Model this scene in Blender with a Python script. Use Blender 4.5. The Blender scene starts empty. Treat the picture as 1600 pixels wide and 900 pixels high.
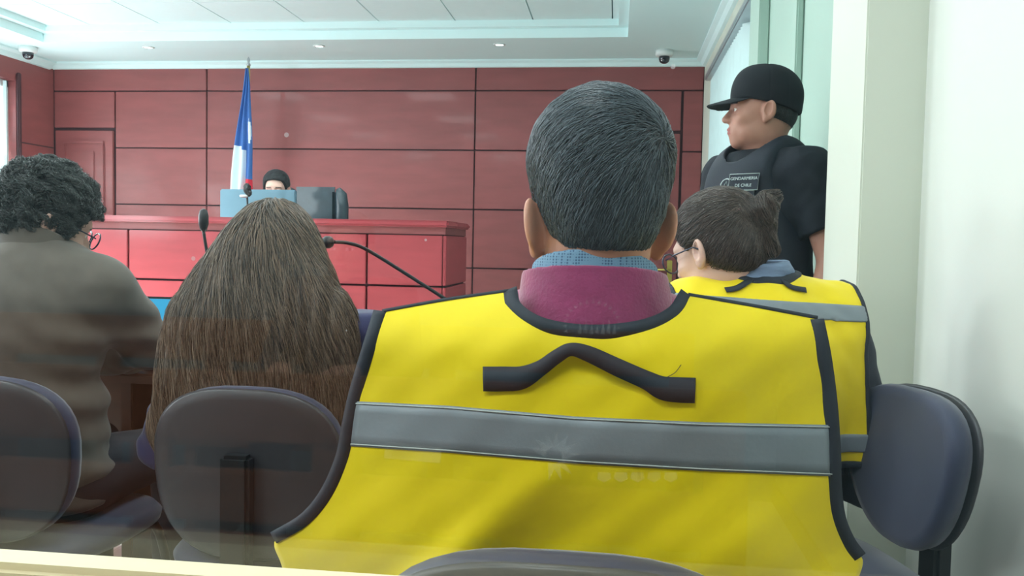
import bpy, bmesh, math, random
import numpy as np
from mathutils import Vector, Matrix

# ------------------------------------------------------------------ camera
SC = bpy.context.scene
COL = SC.collection
FPX = 1350.0
PSI, PITCH, ROLL = 0.119036, 0.05051, 0.02
CAM = np.array([0.0, 0.0, 1.15])
_f = np.array([-math.sin(PSI)*math.cos(PITCH), math.cos(PSI)*math.cos(PITCH), -math.sin(PITCH)])
_r0 = np.array([math.cos(PSI), math.sin(PSI), 0.0])
_u0 = np.cross(_r0, _f)
_R = math.cos(ROLL)*_r0 + math.sin(ROLL)*_u0
_U = math.cos(ROLL)*_u0 - math.sin(ROLL)*_r0
cam_data = bpy.data.cameras.new('camera')
cam_data.sensor_width = 36.0
cam_data.lens = 36.0*FPX/1600.0
cam_data.clip_start = 0.02
cam = bpy.data.objects.new('camera', cam_data)
COL.objects.link(cam)
cam.matrix_world = Matrix(((_R[0], _U[0], -_f[0], CAM[0]), (_R[1], _U[1], -_f[1], CAM[1]),
                           (_R[2], _U[2], -_f[2], CAM[2]), (0, 0, 0, 1)))
SC.camera = cam

# ------------------------------------------------------------------ colour, world, lights
SC.view_settings.view_transform = 'Standard'
SC.view_settings.look = 'None'
SC.view_settings.gamma = 1.0
SC.view_settings.use_curve_mapping = False
SC.view_settings.exposure = -0.32
SC.cycles.use_denoising = True
SC.cycles.max_bounces = 10
SC.cycles.diffuse_bounces = 5
SC.cycles.sample_clamp_indirect = 6.0

world = bpy.data.worlds.new('sky')
SC.world = world
world.use_nodes = True
world.node_tree.nodes['Background'].inputs[0].default_value = (0.80, 0.90, 1.0, 1)
world.node_tree.nodes['Background'].inputs[1].default_value = 2.2

def area(name, loc, rot, sx, sy, power, color):
    l = bpy.data.lights.new(name, 'AREA')
    l.shape = 'RECTANGLE'; l.size = sx; l.size_y = sy; l.energy = power; l.color = color
    o = bpy.data.objects.new(name, l); COL.objects.link(o)
    o.location = loc; o.rotation_euler = rot
    return o
# daylight entering through the windows of the left wall and of the gallery's left wall
DAY = (0.90, 0.97, 1.0)
for yy, pw in ((1.9, 110), (4.1, 150), (6.3, 38)):
    area('window_daylight', (-5.17, yy, 1.75), (0, math.radians(-122), 0), 1.3, 1.1, pw, DAY)
area('window_daylight', (-5.17, -1.6, 1.6), (0, math.radians(-90), 0), 1.3, 1.6, 35, DAY)
PANELS = [(-3.97, 5.1), (-2.17, 5.1), (-0.37, 5.1), (-3.97, 3.3), (-2.17, 3.3), (-0.37, 3.3), (-3.97, 1.5), (-2.17, 1.5), (-0.37, 1.5)]
PANEL_POWER = 21
GALLERY_POWER = 38

for yy, pw in ((4.2, 900), (6.4, 900)):          # added lamps aimed at the floor so its bounce brightens the ceiling
    o_ = area('window_sunbeam', (-5.16, yy, 2.0), (0, math.radians(-48), 0), 0.9, 1.0, pw, (0.96, 1.0, 0.98)); o_.data.spread = math.radians(40)

# ------------------------------------------------------------------ helpers
def at(px, py, Y):
    d = _f + _R*((px-800.0)/FPX) + _U*((450.0-py)/FPX)
    return CAM + d*((Y-CAM[1])/d[1])

def atv(px, py, Y):
    px = np.asarray(px, float); py = np.asarray(py, float); Y = np.asarray(Y, float)
    d = _f[None, :] + _R[None, :]*((px-800.0)/FPX)[:, None] + _U[None, :]*((450.0-py)/FPX)[:, None]
    return CAM[None, :] + d*(Y/d[:, 1])[:, None]

def link(o, parent=None):
    COL.objects.link(o)
    if parent is not None: o.parent = parent
    return o

def tag(o, label=None, cat=None, group=None, kind=None):
    if label: o['label'] = label
    if cat: o['category'] = cat
    if group: o['group'] = group
    if kind: o['kind'] = kind
    return o

def empty(name, loc, rz=0.0, label=None, cat=None, group=None):
    o = bpy.data.objects.new(name, None); COL.objects.link(o)
    o.empty_display_size = 0.1
    o.location = loc; o.rotation_euler = (0, 0, rz)
    return tag(o, label, cat, group)

def obj_from(name, verts, faces, mat, parent=None, smooth=False, mats=None, fmat=None):
    me = bpy.data.meshes.new(name)
    me.from_pydata([tuple(v) for v in verts], [], [tuple(f) for f in faces])
    for m in (mats or [mat]): me.materials.append(m)
    if fmat is not None: me.polygons.foreach_set('material_index', np.asarray(fmat, dtype=np.int32))
    if smooth: me.polygons.foreach_set('use_smooth', [True]*len(me.polygons))
    me.update()
    return link(bpy.data.objects.new(name, me), parent)

class MB:
    """collects shapes into one mesh"""
    def __init__(s): s.bm = bmesh.new()
    def box(s, lo, hi, bev=0.0, rot=None, mi=0):
        lo = Vector(lo); hi = Vector(hi); c = (lo+hi)/2; d = hi-lo
        t = bmesh.new()
        bmesh.ops.create_cube(t, size=1.0)
        bmesh.ops.scale(t, vec=d, verts=t.verts)
        if bev > 0:
            bmesh.ops.bevel(t, geom=list(t.edges), offset=min(bev, min(d)*0.45), segments=2, affect='EDGES')
        if rot is not None: bmesh.ops.rotate(t, verts=t.verts, cent=(0, 0, 0), matrix=rot)
        bmesh.ops.translate(t, verts=t.verts, vec=c)
        s._merge(t, mi); return s
    def _merge(s, t, mi=0, smooth=False):
        vm = {}
        for v in t.verts: vm[v] = s.bm.verts.new(v.co)
        for f in t.faces:
            try:
                nf = s.bm.faces.new([vm[v] for v in f.verts]); nf.material_index = mi; nf.smooth = smooth or f.smooth
            except ValueError: pass
        t.free()
    def tube(s, pts, r, n=10, mi=0, flat=1.0, caps=True):
        pts = [Vector(p) for p in pts]
        rs = r if isinstance(r, (list, tuple)) else [r]*len(pts)
        rings = []
        prev = None
        for i, p in enumerate(pts):
            t = (pts[min(i+1, len(pts)-1)] - pts[max(i-1, 0)]).normalized()
            if prev is None:
                a = Vector((0, 0, 1)) if abs(t.z) < 0.9 else Vector((1, 0, 0))
                n1 = t.cross(a).normalized()
            else:
                n1 = (prev - t*prev.dot(t)).normalized()
            prev = n1; n2 = t.cross(n1)
            rings.append([s.bm.verts.new(p + (n1*math.cos(2*math.pi*k/n) + n2*math.sin(2*math.pi*k/n)*flat)*rs[i]) for k in range(n)])
        for i in range(len(rings)-1):
            for k in range(n):
                f = s.bm.faces.new((rings[i][k], rings[i][(k+1) % n], rings[i+1][(k+1) % n], rings[i+1][k])); f.smooth = True; f.material_index = mi
        if caps:
            for q in (rings[0][::-1], rings[-1]):
                f = s.bm.faces.new(q); f.material_index = mi
        return s
    def lathe(s, prof, c=(0, 0, 0), n=28, mi=0):
        rings = []
        for (r, z) in prof:
            rings.append([s.bm.verts.new((c[0]+r*math.cos(2*math.pi*k/n), c[1]+r*math.sin(2*math.pi*k/n), c[2]+z)) for k in range(n)])
        for i in range(len(rings)-1):
            for k in range(n):
                f = s.bm.faces.new((rings[i][k], rings[i][(k+1) % n], rings[i+1][(k+1) % n], rings[i+1][k])); f.smooth = True; f.material_index = mi
        for q in (rings[0][::-1], rings[-1]):
            f = s.bm.faces.new(q); f.material_index = mi
        return s
    def grid(s, P, mi=0, close=False):
        n, m = len(P), len(P[0])
        V = [[s.bm.verts.new(tuple(P[i][j])) for j in range(m)] for i in range(n)]
        for i in range(n-1):
            for j in range(m-1):
                f = s.bm.faces.new((V[i][j], V[i+1][j], V[i+1][j+1], V[i][j+1])); f.smooth = True
                f.material_index = mi(i, j) if callable(mi) else mi
        return s
    def prism(s, poly, axis, a, b, mi=0):
        """extrude a 2D polygon: axis 'x' -> poly (y,z); 'y' -> (x,z); 'z' -> (x,y)"""
        def P(u, v, w):
            return {'x': (w, u, v), 'y': (u, w, v), 'z': (u, v, w)}[axis]
        A = [s.bm.verts.new(P(u, v, a)) for u, v in poly]; B = [s.bm.verts.new(P(u, v, b)) for u, v in poly]
        n = len(poly)
        for f in [s.bm.faces.new(A), s.bm.faces.new(B[::-1])] + [s.bm.faces.new((A[i], B[i], B[(i+1) % n], A[(i+1) % n])) for i in range(n)]:
            f.material_index = mi
        return s
    def build(s, name, mat, parent=None, mats=None, solid=0.0, off=0.0, sub=0, recalc=True):
        if recalc: bmesh.ops.recalc_face_normals(s.bm, faces=s.bm.faces)
        me = bpy.data.meshes.new(name); s.bm.to_mesh(me); s.bm.free()
        for m in (mats or [mat]): me.materials.append(m)
        o = link(bpy.data.objects.new(name, me), parent)
        if solid:
            md = o.modifiers.new('thickness', 'SOLIDIFY'); md.thickness = solid; md.offset = off
        if sub:
            md = o.modifiers.new('smooth', 'SUBSURF'); md.levels = sub; md.render_levels = sub
        return o

def spline(pts, n=12):
    """Catmull-Rom through points"""
    P = [np.array(p, float) for p in pts]
    P = [2*P[0]-P[1]] + P + [2*P[-1]-P[-2]]
    out = []
    for i in range(1, len(P)-2):
        for k in range(n):
            t = k/n
            out.append(0.5*((2*P[i]) + (-P[i-1]+P[i+1])*t + (2*P[i-1]-5*P[i]+4*P[i+1]-P[i+2])*t*t + (-P[i-1]+3*P[i]-3*P[i+1]+P[i+2])*t**3))
    out.append(P[-2])
    return out

# ------------------------------------------------------------------ materials
def srgb(r, g, b):
    return tuple(((c/255.0)/12.92 if c/255.0 <= 0.04045 else ((c/255.0+0.055)/1.055)**2.4) for c in (r, g, b))

def material(name, rgb, rough=0.6, var=0.10, scale=8.0, bump=0.0, bscale=60.0, spec=0.5, coat=0.0, metal=0.0, sheen=0.0,
             stretch=(1, 1, 1), emit=None, estr=0.0, detail=4.0, coatrough=0.15):
    m = bpy.data.materials.new(name); m.use_nodes = True
    nt = m.node_tree; N = nt.nodes; L = nt.links
    b = N['Principled BSDF']
    c = srgb(*rgb)
    tc = N.new('ShaderNodeTexCoord'); mp = N.new('ShaderNodeMapping'); mp.inputs['Scale'].default_value = stretch
    L.new(tc.outputs['Object'], mp.inputs['Vector'])
    nz = N.new('ShaderNodeTexNoise'); nz.inputs['Scale'].default_value = scale; nz.inputs['Detail'].default_value = detail
    L.new(mp.outputs[0], nz.inputs['Vector'])
    cr = N.new('ShaderNodeValToRGB')
    cr.color_ramp.elements[0].position = 0.3; cr.color_ramp.elements[1].position = 0.7
    cr.color_ramp.elements[0].color = tuple(x*(1-var) for x in c)+(1,)
    cr.color_ramp.elements[1].color = tuple(min(1, x*(1+var)) for x in c)+(1,)
    L.new(nz.outputs['Fac'], cr.inputs[0]); L.new(cr.outputs[0], b.inputs['Base Color'])
    b.inputs['Roughness'].default_value = rough
    b.inputs['Specular IOR Level'].default_value = spec
    b.inputs['Metallic'].default_value = metal
    b.inputs['Coat Weight'].default_value = coat; b.inputs['Coat Roughness'].default_value = coatrough
    b.inputs['Sheen Weight'].default_value = sheen
    if bump:
        n2 = N.new('ShaderNodeTexNoise'); n2.inputs['Scale'].default_value = bscale; n2.inputs['Detail'].default_value = 3
        L.new(mp.outputs[0], n2.inputs['Vector'])
        bp = N.new('ShaderNodeBump'); bp.inputs['Strength'].default_value = bump; bp.inputs['Distance'].default_value = 0.004
        L.new(n2.outputs['Fac'], bp.inputs['Height']); L.new(bp.outputs[0], b.inputs['Normal'])
    if emit:
        b.inputs['Emission Color'].default_value = srgb(*emit)+(1,); b.inputs['Emission Strength'].default_value = estr
    return m

M = {}
M['wood_red'] = material('red_stained_wood', (122, 62, 62), 0.5, 0.10, 3.0, coat=0.08, stretch=(1, 1, 5), spec=0.4, coatrough=0.06)
M['wood_bench'] = material('bench_wood', (144, 52, 58), 0.42, 0.10, 3.0, coat=0.4, stretch=(1, 1, 6), spec=0.4, coatrough=0.12)
M['groove'] = material('dark_groove', (52, 16, 24), 0.7)
M['wall'] = material('cream_wall_paint', (220, 222, 214), 0.75, 0.015, 2.0, bump=0.03, bscale=90)
M['pilaster'] = material('pilaster_paint', (212, 216, 202), 0.7, 0.015, 2.0)
M['gallery_wall'] = material('gallery_wall_paint', (94, 112, 116), 0.8, 0.02, 2.0)
M['wall_teal'] = material('pale_green_wall_paint', (160, 184, 172), 0.7, 0.03, 2.0)
M['ceiling'] = material('ceiling_paint', (226, 250, 250), 0.8, 0.01, 2.0)
M['tile'] = material('ceiling_tile', (228, 248, 248), 0.85, 0.02, 30.0)
M['tile_gap'] = material('ceiling_tile_gap', (120, 150, 155), 0.8)
M['floor'] = material('floor_tile', (112, 116, 118), 0.35, 0.12, 6.0)
M['dark_wood'] = material('dark_table_wood', (84, 52, 40), 0.45, 0.2, 3.0, stretch=(1, 6, 6), coat=0.2)
M['bench_brown'] = material('gallery_bench_wood', (124, 78, 52), 0.4, 0.2, 3.0, stretch=(1, 6, 6), coat=0.2)
M['sill'] = material('pale_sill_wood', (206, 190, 154), 0.45, 0.08, 5.0, stretch=(1, 8, 8))
M['metal'] = material('brushed_metal', (180, 186, 190), 0.35, 0.05, 20, metal=0.9)
M['brass'] = material('brass', (196, 180, 96), 0.3, 0.1, 20, metal=0.8)
M['black_plastic'] = material('black_plastic', (22, 23, 26), 0.42, 0.1, 20, bump=0.05, bscale=300)
M['chair_shell'] = material('chair_shell_plastic', (52, 52, 56), 0.4, 0.06, 20, bump=0.02, bscale=400)
M['navy_fabric'] = material('navy_upholstery', (36, 42, 70), 0.6, 0.10, 12, bump=0.05, bscale=350, sheen=0.3)
M['white_plastic'] = material('white_plastic', (225, 232, 230), 0.4, 0.02)
M['glassdome'] = material('smoked_dome', (20, 24, 34), 0.08, 0.1, coat=0.5)
M['vest'] = material('yellow_vest_cloth', (242, 214, 12), 0.62, 0.03, 5, bump=0.5, bscale=16, sheen=0.15, spec=0.3)
M['binding'] = material('black_binding_tape', (34, 40, 50), 0.7, 0.12, 40, bump=0.05, bscale=400)
M['reflect'] = material('grey_reflective_tape', (134, 144, 150), 0.5, 0.06, 8, bump=0.05, bscale=200, metal=0.15)
M['maroon'] = material('maroon_fleece', (142, 46, 92), 0.85, 0.12, 40, bump=0.25, bscale=260, sheen=0.4)
M['jacket'] = material('brown_jacket_wool', (94, 85, 76), 0.8, 0.10, 20, bump=0.05, bscale=300, sheen=0.2)
M['purple'] = material('navy_purple_blouse', (52, 54, 96), 0.7, 0.10, 20, bump=0.05, bscale=300, sheen=0.2)
M['black_cloth'] = material('black_uniform_cloth', (26, 31, 38), 0.8, 0.15, 20, bump=0.15, bscale=30, spec=0.2)
M['vest_black'] = material('black_tactical_vest', (24, 31, 42), 0.65, 0.15, 20, bump=0.15, bscale=40, spec=0.3)
M['cap'] = material('black_cap_cloth', (24, 28, 33), 0.8, 0.12, 20, bump=0.05, bscale=300, spec=0.2)
M['dark_cloth'] = material('dark_trouser_cloth', (30, 32, 42), 0.8, 0.1, 20)
M['charcoal'] = material('charcoal_sleeve', (46, 50, 62), 0.8, 0.14, 20, bump=0.15, bscale=200)
M['shoe'] = material('black_shoe_leather', (18, 18, 20), 0.35)
M['suit'] = material('dark_suit', (36, 38, 50), 0.7)
M['shirt_blue'] = material('blue_grey_shirt', (120, 140, 168), 0.75, 0.14, 30, stretch=(1, 1, 4), bump=0.2, bscale=120)
M['leather'] = material('dark_leather', (46, 62, 70), 0.35, 0.1, 20, coat=0.2)
M['monitor'] = material('grey_blue_monitor_back', (104, 136, 150), 0.3, 0.05, 4, metal=0.55)
M['screen'] = material('laptop_screen', (20, 60, 80), 0.2, 0.05, 4, emit=(70, 190, 240), estr=1.0)
M['blue'] = material('flag_blue', (52, 100, 168), 0.6, 0.06, 20)
M['white'] = material('flag_white', (225, 240, 245), 0.6, 0.02, 20)
M['red'] = material('flag_red', (200, 36, 58), 0.6, 0.06, 20)
M['thread'] = material('pale_stitching', (188, 196, 190), 0.7)
M['patch_line'] = material('pale_patch_thread', (176, 190, 190), 0.7)
M['glasses'] = material('dark_glasses_frame', (30, 34, 60), 0.25, coat=0.3)
M['lens'] = material('eyewear_lens', (200, 210, 230), 0.1)
M['lip'] = material('lip_skin', (158, 92, 84), 0.5, 0.05)
M['eye'] = material('eye_white', (228, 224, 218), 0.2, 0.01)
M['iris'] = material('dark_iris', (34, 22, 18), 0.15)
M['paper'] = material('paper', (235, 232, 225), 0.7, 0.01)
M['blind'] = material('vertical_blind_fabric', (196, 218, 218), 0.7, 0.04, 10)

def skin(name, rgb):
    m = material(name, rgb, 0.5, 0.07, 18, bump=0.06, bscale=220, spec=0.4)
    b = m.node_tree.nodes['Principled BSDF']
    b.inputs['Subsurface Weight'].default_value = 0.12
    b.inputs['Subsurface Radius'].default_value = (0.012, 0.005, 0.003)
    b.inputs['Subsurface Scale'].default_value = 0.5
    return m
M['skin'] = skin('warm_skin', (196, 142, 118))
M['skin_pale'] = skin('pale_skin', (214, 176, 160))
M['skin_tan'] = skin('tan_skin', (172, 126, 108))

def hair_mat(name, rgb, var=0.35, rough=0.38):
    m = bpy.data.materials.new(name); m.use_nodes = True
    N = m.node_tree.nodes; L = m.node_tree.links; b = N['Principled BSDF']
    c = srgb(*rgb)
    hi = N.new('ShaderNodeHairInfo'); cr = N.new('ShaderNodeValToRGB')
    cr.color_ramp.elements[0].color = tuple(x*(1-var) for x in c)+(1,)
    cr.color_ramp.elements[1].color = tuple(min(1, x*(1+var*1.6)) for x in c)+(1,)
    L.new(hi.outputs['Random'], cr.inputs[0]); L.new(cr.outputs[0], b.inputs['Base Color'])
    b.inputs['Roughness'].default_value = rough; b.inputs['Specular IOR Level'].default_value = 0.6
    return m
M['hair_black'] = hair_mat('black_hair', (38, 42, 46))
M['hair_grey'] = hair_mat('greying_hair', (64, 72, 78), 0.7)
M['hair_curly'] = hair_mat('dark_curly_hair', (50, 54, 52), 0.75)
M['hair_brown'] = hair_mat('long_brown_hair', (96, 80, 66), 0.8)
M['hair_dark_brown'] = hair_mat('dark_brown_hair', (66, 56, 50), 0.75)
for k, c in (('hb_black', (24, 27, 30)), ('hb_grey', (40, 46, 50)), ('hb_curly', (28, 30, 30)), ('hb_brown', (60, 50, 42)), ('hb_dbrown', (32, 29, 30))):
    M[k] = material('hair_mass_'+k[3:], c, 0.6, 0.3, 90, bump=0.5, bscale=200, stretch=(3, 3, 0.6))

# shirt collar with a small woven dot pattern
def collar_mat():
    m = material('patterned_blue_collar', (86, 128, 160), 0.7)
    N = m.node_tree.nodes; L = m.node_tree.links; b = N['Principled BSDF']
    tc = N.new('ShaderNodeTexCoord'); v = N.new('ShaderNodeTexVoronoi'); v.inputs['Scale'].default_value = 300; v.inputs['Randomness'].default_value = 0.1
    L.new(tc.outputs['Object'], v.inputs['Vector'])
    cr = N.new('ShaderNodeValToRGB'); cr.color_ramp.elements[0].position = 0.30; cr.color_ramp.elements[1].position = 0.42
    cr.color_ramp.elements[0].color = srgb(64, 92, 122)+(1,); cr.color_ramp.elements[1].color = srgb(112, 148, 174)+(1,)
    L.new(v.outputs['Distance'], cr.inputs[0]); L.new(cr.outputs[0], b.inputs['Base Color'])
    return m
M['collar'] = collar_mat()

def glass_mat():
    m = bpy.data.materials.new('partition_glass'); m.use_nodes = True
    N = m.node_tree.nodes; L = m.node_tree.links
    for n in list(N): N.remove(n)
    out = N.new('ShaderNodeOutputMaterial'); tr = N.new('ShaderNodeBsdfTransparent'); gl = N.new('ShaderNodeBsdfGlossy')
    tr.inputs[0].default_value = (0.985, 0.995, 0.995, 1)
    gl.inputs['Roughness'].default_value = 0.0; gl.inputs['Color'].default_value = (1, 1, 1, 1)
    mix = N.new('ShaderNodeMixShader'); lw = N.new('ShaderNodeLayerWeight'); lw.inputs['Blend'].default_value = 0.5
    p = N.new('ShaderNodeMath'); p.operation = 'POWER'; p.inputs[1].default_value = 5.0
    a = N.new('ShaderNodeMath'); a.operation = 'MULTIPLY_ADD'; a.inputs[1].default_value = 0.9; a.inputs[2].default_value = 0.045
    L.new(lw.outputs['Facing'], p.inputs[0]); L.new(p.outputs[0], a.inputs[0]); L.new(a.outputs[0], mix.inputs[0])
    L.new(tr.outputs[0], mix.inputs[1]); L.new(gl.outputs[0], mix.inputs[2])
    # dust specks on the pane
    tc = N.new('ShaderNodeTexCoord'); vo = N.new('ShaderNodeTexVoronoi'); vo.inputs['Scale'].default_value = 26
    L.new(tc.outputs['Object'], vo.inputs['Vector'])
    sep = N.new('ShaderNodeSeparateColor'); L.new(vo.outputs['Color'], sep.inputs[0])
    g1 = N.new('ShaderNodeMath'); g1.operation = 'LESS_THAN'; g1.inputs[1].default_value = 0.030
    L.new(vo.outputs['Distance'], g1.inputs[0])
    g2 = N.new('ShaderNodeMath'); g2.operation = 'GREATER_THAN'; g2.inputs[1].default_value = 0.55
    L.new(sep.outputs[0], g2.inputs[0])
    g3 = N.new('ShaderNodeMath'); g3.operation = 'MULTIPLY'; L.new(g1.outputs[0], g3.inputs[0]); L.new(g2.outputs[0], g3.inputs[1])
    g4 = N.new('ShaderNodeMath'); g4.operation = 'MULTIPLY'; g4.inputs[1].default_value = 0.30; L.new(g3.outputs[0], g4.inputs[0])
    df = N.new('ShaderNodeBsdfDiffuse'); df.inputs[0].default_value = (0.9, 0.9, 0.9, 1)
    mx2 = N.new('ShaderNodeMixShader'); L.new(g4.outputs[0], mx2.inputs[0]); L.new(mix.outputs[0], mx2.inputs[1]); L.new(df.outputs[0], mx2.inputs[2])
    L.new(mx2.outputs[0], out.inputs[0])
    return m
M['glass'] = glass_mat()

# ------------------------------------------------------------------ setting
ZC = 2.736          # soffit height
YB = 7.5            # back wall
XR, XRN, XL = 0.70, 0.745, -5.2
YG = 0.40           # glass plane
YF = -3.2           # wall behind the gallery

fl = MB().box((XL-0.2, YF-0.2, -0.1), (1.0, YB+0.2, 0.0)).build('floor', M['floor']); tag(fl, kind='structure')
# floor tile joints
N_ = M['floor'].node_tree.nodes; L_ = M['floor'].node_tree.links
bt = N_.new('ShaderNodeTexBrick'); bt.offset = 0.0; bt.inputs['Scale'].default_value = 1.0
bt.inputs['Brick Width'].default_value = 0.45; bt.inputs['Row Height'].default_value = 0.45; bt.inputs['Mortar Size'].default_value = 0.004
bt.inputs['Color1'].default_value = srgb(170, 174, 170)+(1,); bt.inputs['Color2'].default_value = srgb(162, 168, 164)+(1,); bt.inputs['Mortar'].default_value = srgb(120, 122, 122)+(1,)
tc_ = N_.new('ShaderNodeTexCoord'); L_.new(tc_.outputs['Object'], bt.inputs['Vector']); L_.new(bt.outputs['Color'], N_['Principled BSDF'].inputs['Base Color'])

# ceiling: soffit ring, two steps and a tiled field
cx0, cx1, cy0, cy1 = -4.73, 0.045, 0.9, 6.69
c = MB()
def ring(c, x0, x1, y0, y1, X0, X1, Y0, Y1, z0, z1, mi=0):
    c.box((X0, Y0, z0), (X1, y0, z1), mi=mi); c.box((X0, y1, z0), (X1, Y1, z1), mi=mi)
    c.box((X0, y0, z0), (x0, y1, z1), mi=mi); c.box((x1, y0, z0), (X1, y1, z1), mi=mi)
ring(c, cx0, cx1, cy0, cy1, XL-0.2, 1.0, YF-0.2, YB+0.2, ZC, ZC+0.07)
ring(c, cx0+0.07, cx1-0.07, cy0+0.07, cy1-0.07, cx0-0.3, cx1+0.3, cy0-0.3, cy1+0.3, ZC+0.0702, ZC+0.12)
c.box((XL-0.2, YF-0.2, ZC+0.14), (1.0, YB+0.2, ZC+0.22), mi=2)
xs = [-0.073-0.6*k for k in range(-1, 9)]
for i, x1 in enumerate(xs):
    for j in range(11):
        y1_ = 6.635-0.6*j; x0_ = x1-0.6; y0_ = y1_-0.6
        a0, a1, b0, b1 = max(x0_, cx0+0.03), min(x1, cx1-0.03), max(y0_, cy0+0.03), min(y1_, cy1-0.03)
        if a1-a0 > 0.02 and b1-b0 > 0.02:
            c.box((a0+0.005, b0+0.005, ZC+0.1202), (a1-0.005, b1-0.005, ZC+0.1402), mi=1)
ce = c.build('ceiling', None, mats=[M['ceiling'], M['tile'], M['tile_gap']]); tag(ce, kind='structure')

# back wall of red panels with open joints, doors let in
def panel_wall(name, panels, y, depth=0.02, back=None):
    b = MB()
    b.box((XL-0.2, y+0.02, 0), (1.0, y+0.2, ZC), mi=1)
    for (x0, x1, z0, z1) in panels:
        b.box((x0+0.006, y-0.002, z0+0.006), (x1-0.006, y+0.022, z1-0.006), bev=0.004, mi=0)
    o = b.build(name, None, mats=[M['wood_red'], M['groove']]); return tag(o, kind='structure')
zr = [0.0, 0.42, 0.935, 1.448, 1.963, 2.478, ZC-0.03]
P_ = []
cols = [(-4.595, -3.71), (-3.71, -1.25), (-1.25, -0.34)]
P_.append((-5.2, -3.71, zr[5], zr[6])); P_.append((-3.71, -1.25, zr[5], zr[6])); P_.append((-1.25, 0.70, zr[5], zr[6]))
for (a, b) in cols:
    for k in range(5): P_.append((a, b, zr[k], zr[k+1]))
P_ += [(-5.2, -4.595, 2.14, zr[5]), (-0.34, 0.52, 2.135, zr[5])]
for k in range(5):
    P_.append((0.53, 0.70, zr[k], zr[k+1]))
panel_wall('wall_back', P_, YB)
# left door with framed panel
def door(name, x0, x1, ztop, hx, hz):
    b = MB().box((x0+0.012, YB-0.012, 0.005), (x1-0.012, YB+0.02, ztop-0.012), bev=0.004)
    w = x1-x0
    for (za, zb) in ((0.22, 1.0), (1.12, ztop-0.10)):
        ring2 = [(x0+0.09, x1-0.09, za, zb)]
        for (a, c_, e, f) in ring2:
            b.box((a, YB-0.03, e), (c_, YB-0.012, e+0.035), bev=0.008); b.box((a, YB-0.03, f-0.035), (c_, YB-0.012, f), bev=0.008)
            b.box((a, YB-0.03, e+0.036), (a+0.035, YB-0.012, f-0.036), bev=0.008); b.box((c_-0.035, YB-0.03, e+0.036), (c_, YB-0.012, f-0.036), bev=0.008)
            b.box((a+0.10, YB-0.022, e+0.10), (c_-0.10, YB-0.012, f-0.10), bev=0.008)
    d = b.build(name, M['wood_red']); tag(d, kind='structure')
    h = MB()
    h.box((hx-0.022, YB-0.022, hz-0.10), (hx+0.022, YB-0.0125, hz+0.10), bev=0.004)
    h.tube([(hx, YB-0.02, hz+0.02), (hx, YB-0.06, hz+0.02), (hx-0.03, YB-0.065, hz+0.02), (hx-0.11, YB-0.065, hz+0.02)], 0.009)
    h.build('door_handle', M['brass'], d)
    return d
door('door_1', -5.19, -4.60, 2.13, -4.66, 0.98)
door('door_2', -0.335, 0.525, 2.125, 0.455, 0.94)

# left wall: red panels, with tall window openings
wy = [(1.2, 2.6), (3.4, 4.8), (5.75, 6.99)]
b = MB()
ys = [YG, 1.2, 2.6, 3.4, 4.8, 5.75, 6.99, YB]
for i in range(len(ys)-1):
    opening = (ys[i], ys[i+1]) in wy
    b.box((XL-0.2, ys[i], 0), (XL, ys[i+1], 1.1 if opening else ZC), mi=0)
    if opening: b.box((XL-0.2, ys[i], 2.48), (XL, ys[i+1], ZC), mi=0)
wl = b.build('wall_left', M['wood_red']); tag(wl, kind='structure')
b = MB()
for z in (1.95,):
    b.box((XL, 7.0, z), (XL+0.004, YB-0.01, z+0.012))
b.box((XL, 6.99, 0.0), (XL+0.03, 7.03, 2.55), bev=0.008)
t1 = b.build('trim_1', M['groove']); tag(t1, kind='structure')
for k, (a, e) in enumerate(wy):
    w = empty('window_%d' % (k+1), (XL-0.1, (a+e)/2, 1.1)); tag(w, kind='structure')
    h = (e-a)/2
    fr = MB()
    for (y0, y1_, z0, z1) in ((-h, -h+0.06, 0, 1.38), (h-0.06, h, 0, 1.38), (-h, h, 0, 0.06), (-h, h, 1.32, 1.38), (-0.03, 0.03, 0, 1.38)):
        fr.box((-0.03, y0, z0), (0.03, y1_, z1), bev=0.004)
    fr.build('window_frame', M['white_plastic'], w)
    s = MB()
    n = int((e-a)/0.09)
    for q in range(n):
        yq = -h+0.05+q*0.09
        s.box((0.06, yq-0.004, 0.02), (0.085, yq+0.03, 1.36), rot=Matrix.Rotation(0.5, 3, 'Z'))
    s.build('blind', M['blind'], w)
# gallery left wall + back wall (seen only in the glass)
b = MB()
b.box((XL-0.2, YF, 0), (XL, -2.4, ZC)); b.box((XL-0.2, -0.8, 0), (XL, YG, ZC)); b.box((XL-0.2, -2.4, 0), (XL, -0.8, 0.9)); b.box((XL-0.2, -2.4, 2.3), (XL, -0.8, ZC))
tag(b.build('wall_gallery', M['gallery_wall']), kind='structure')
tag(MB().box((XL-0.2, YF-0.2, 0), (1.0, YF, ZC)).build('wall_front', M['gallery_wall']), kind='structure')

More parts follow.
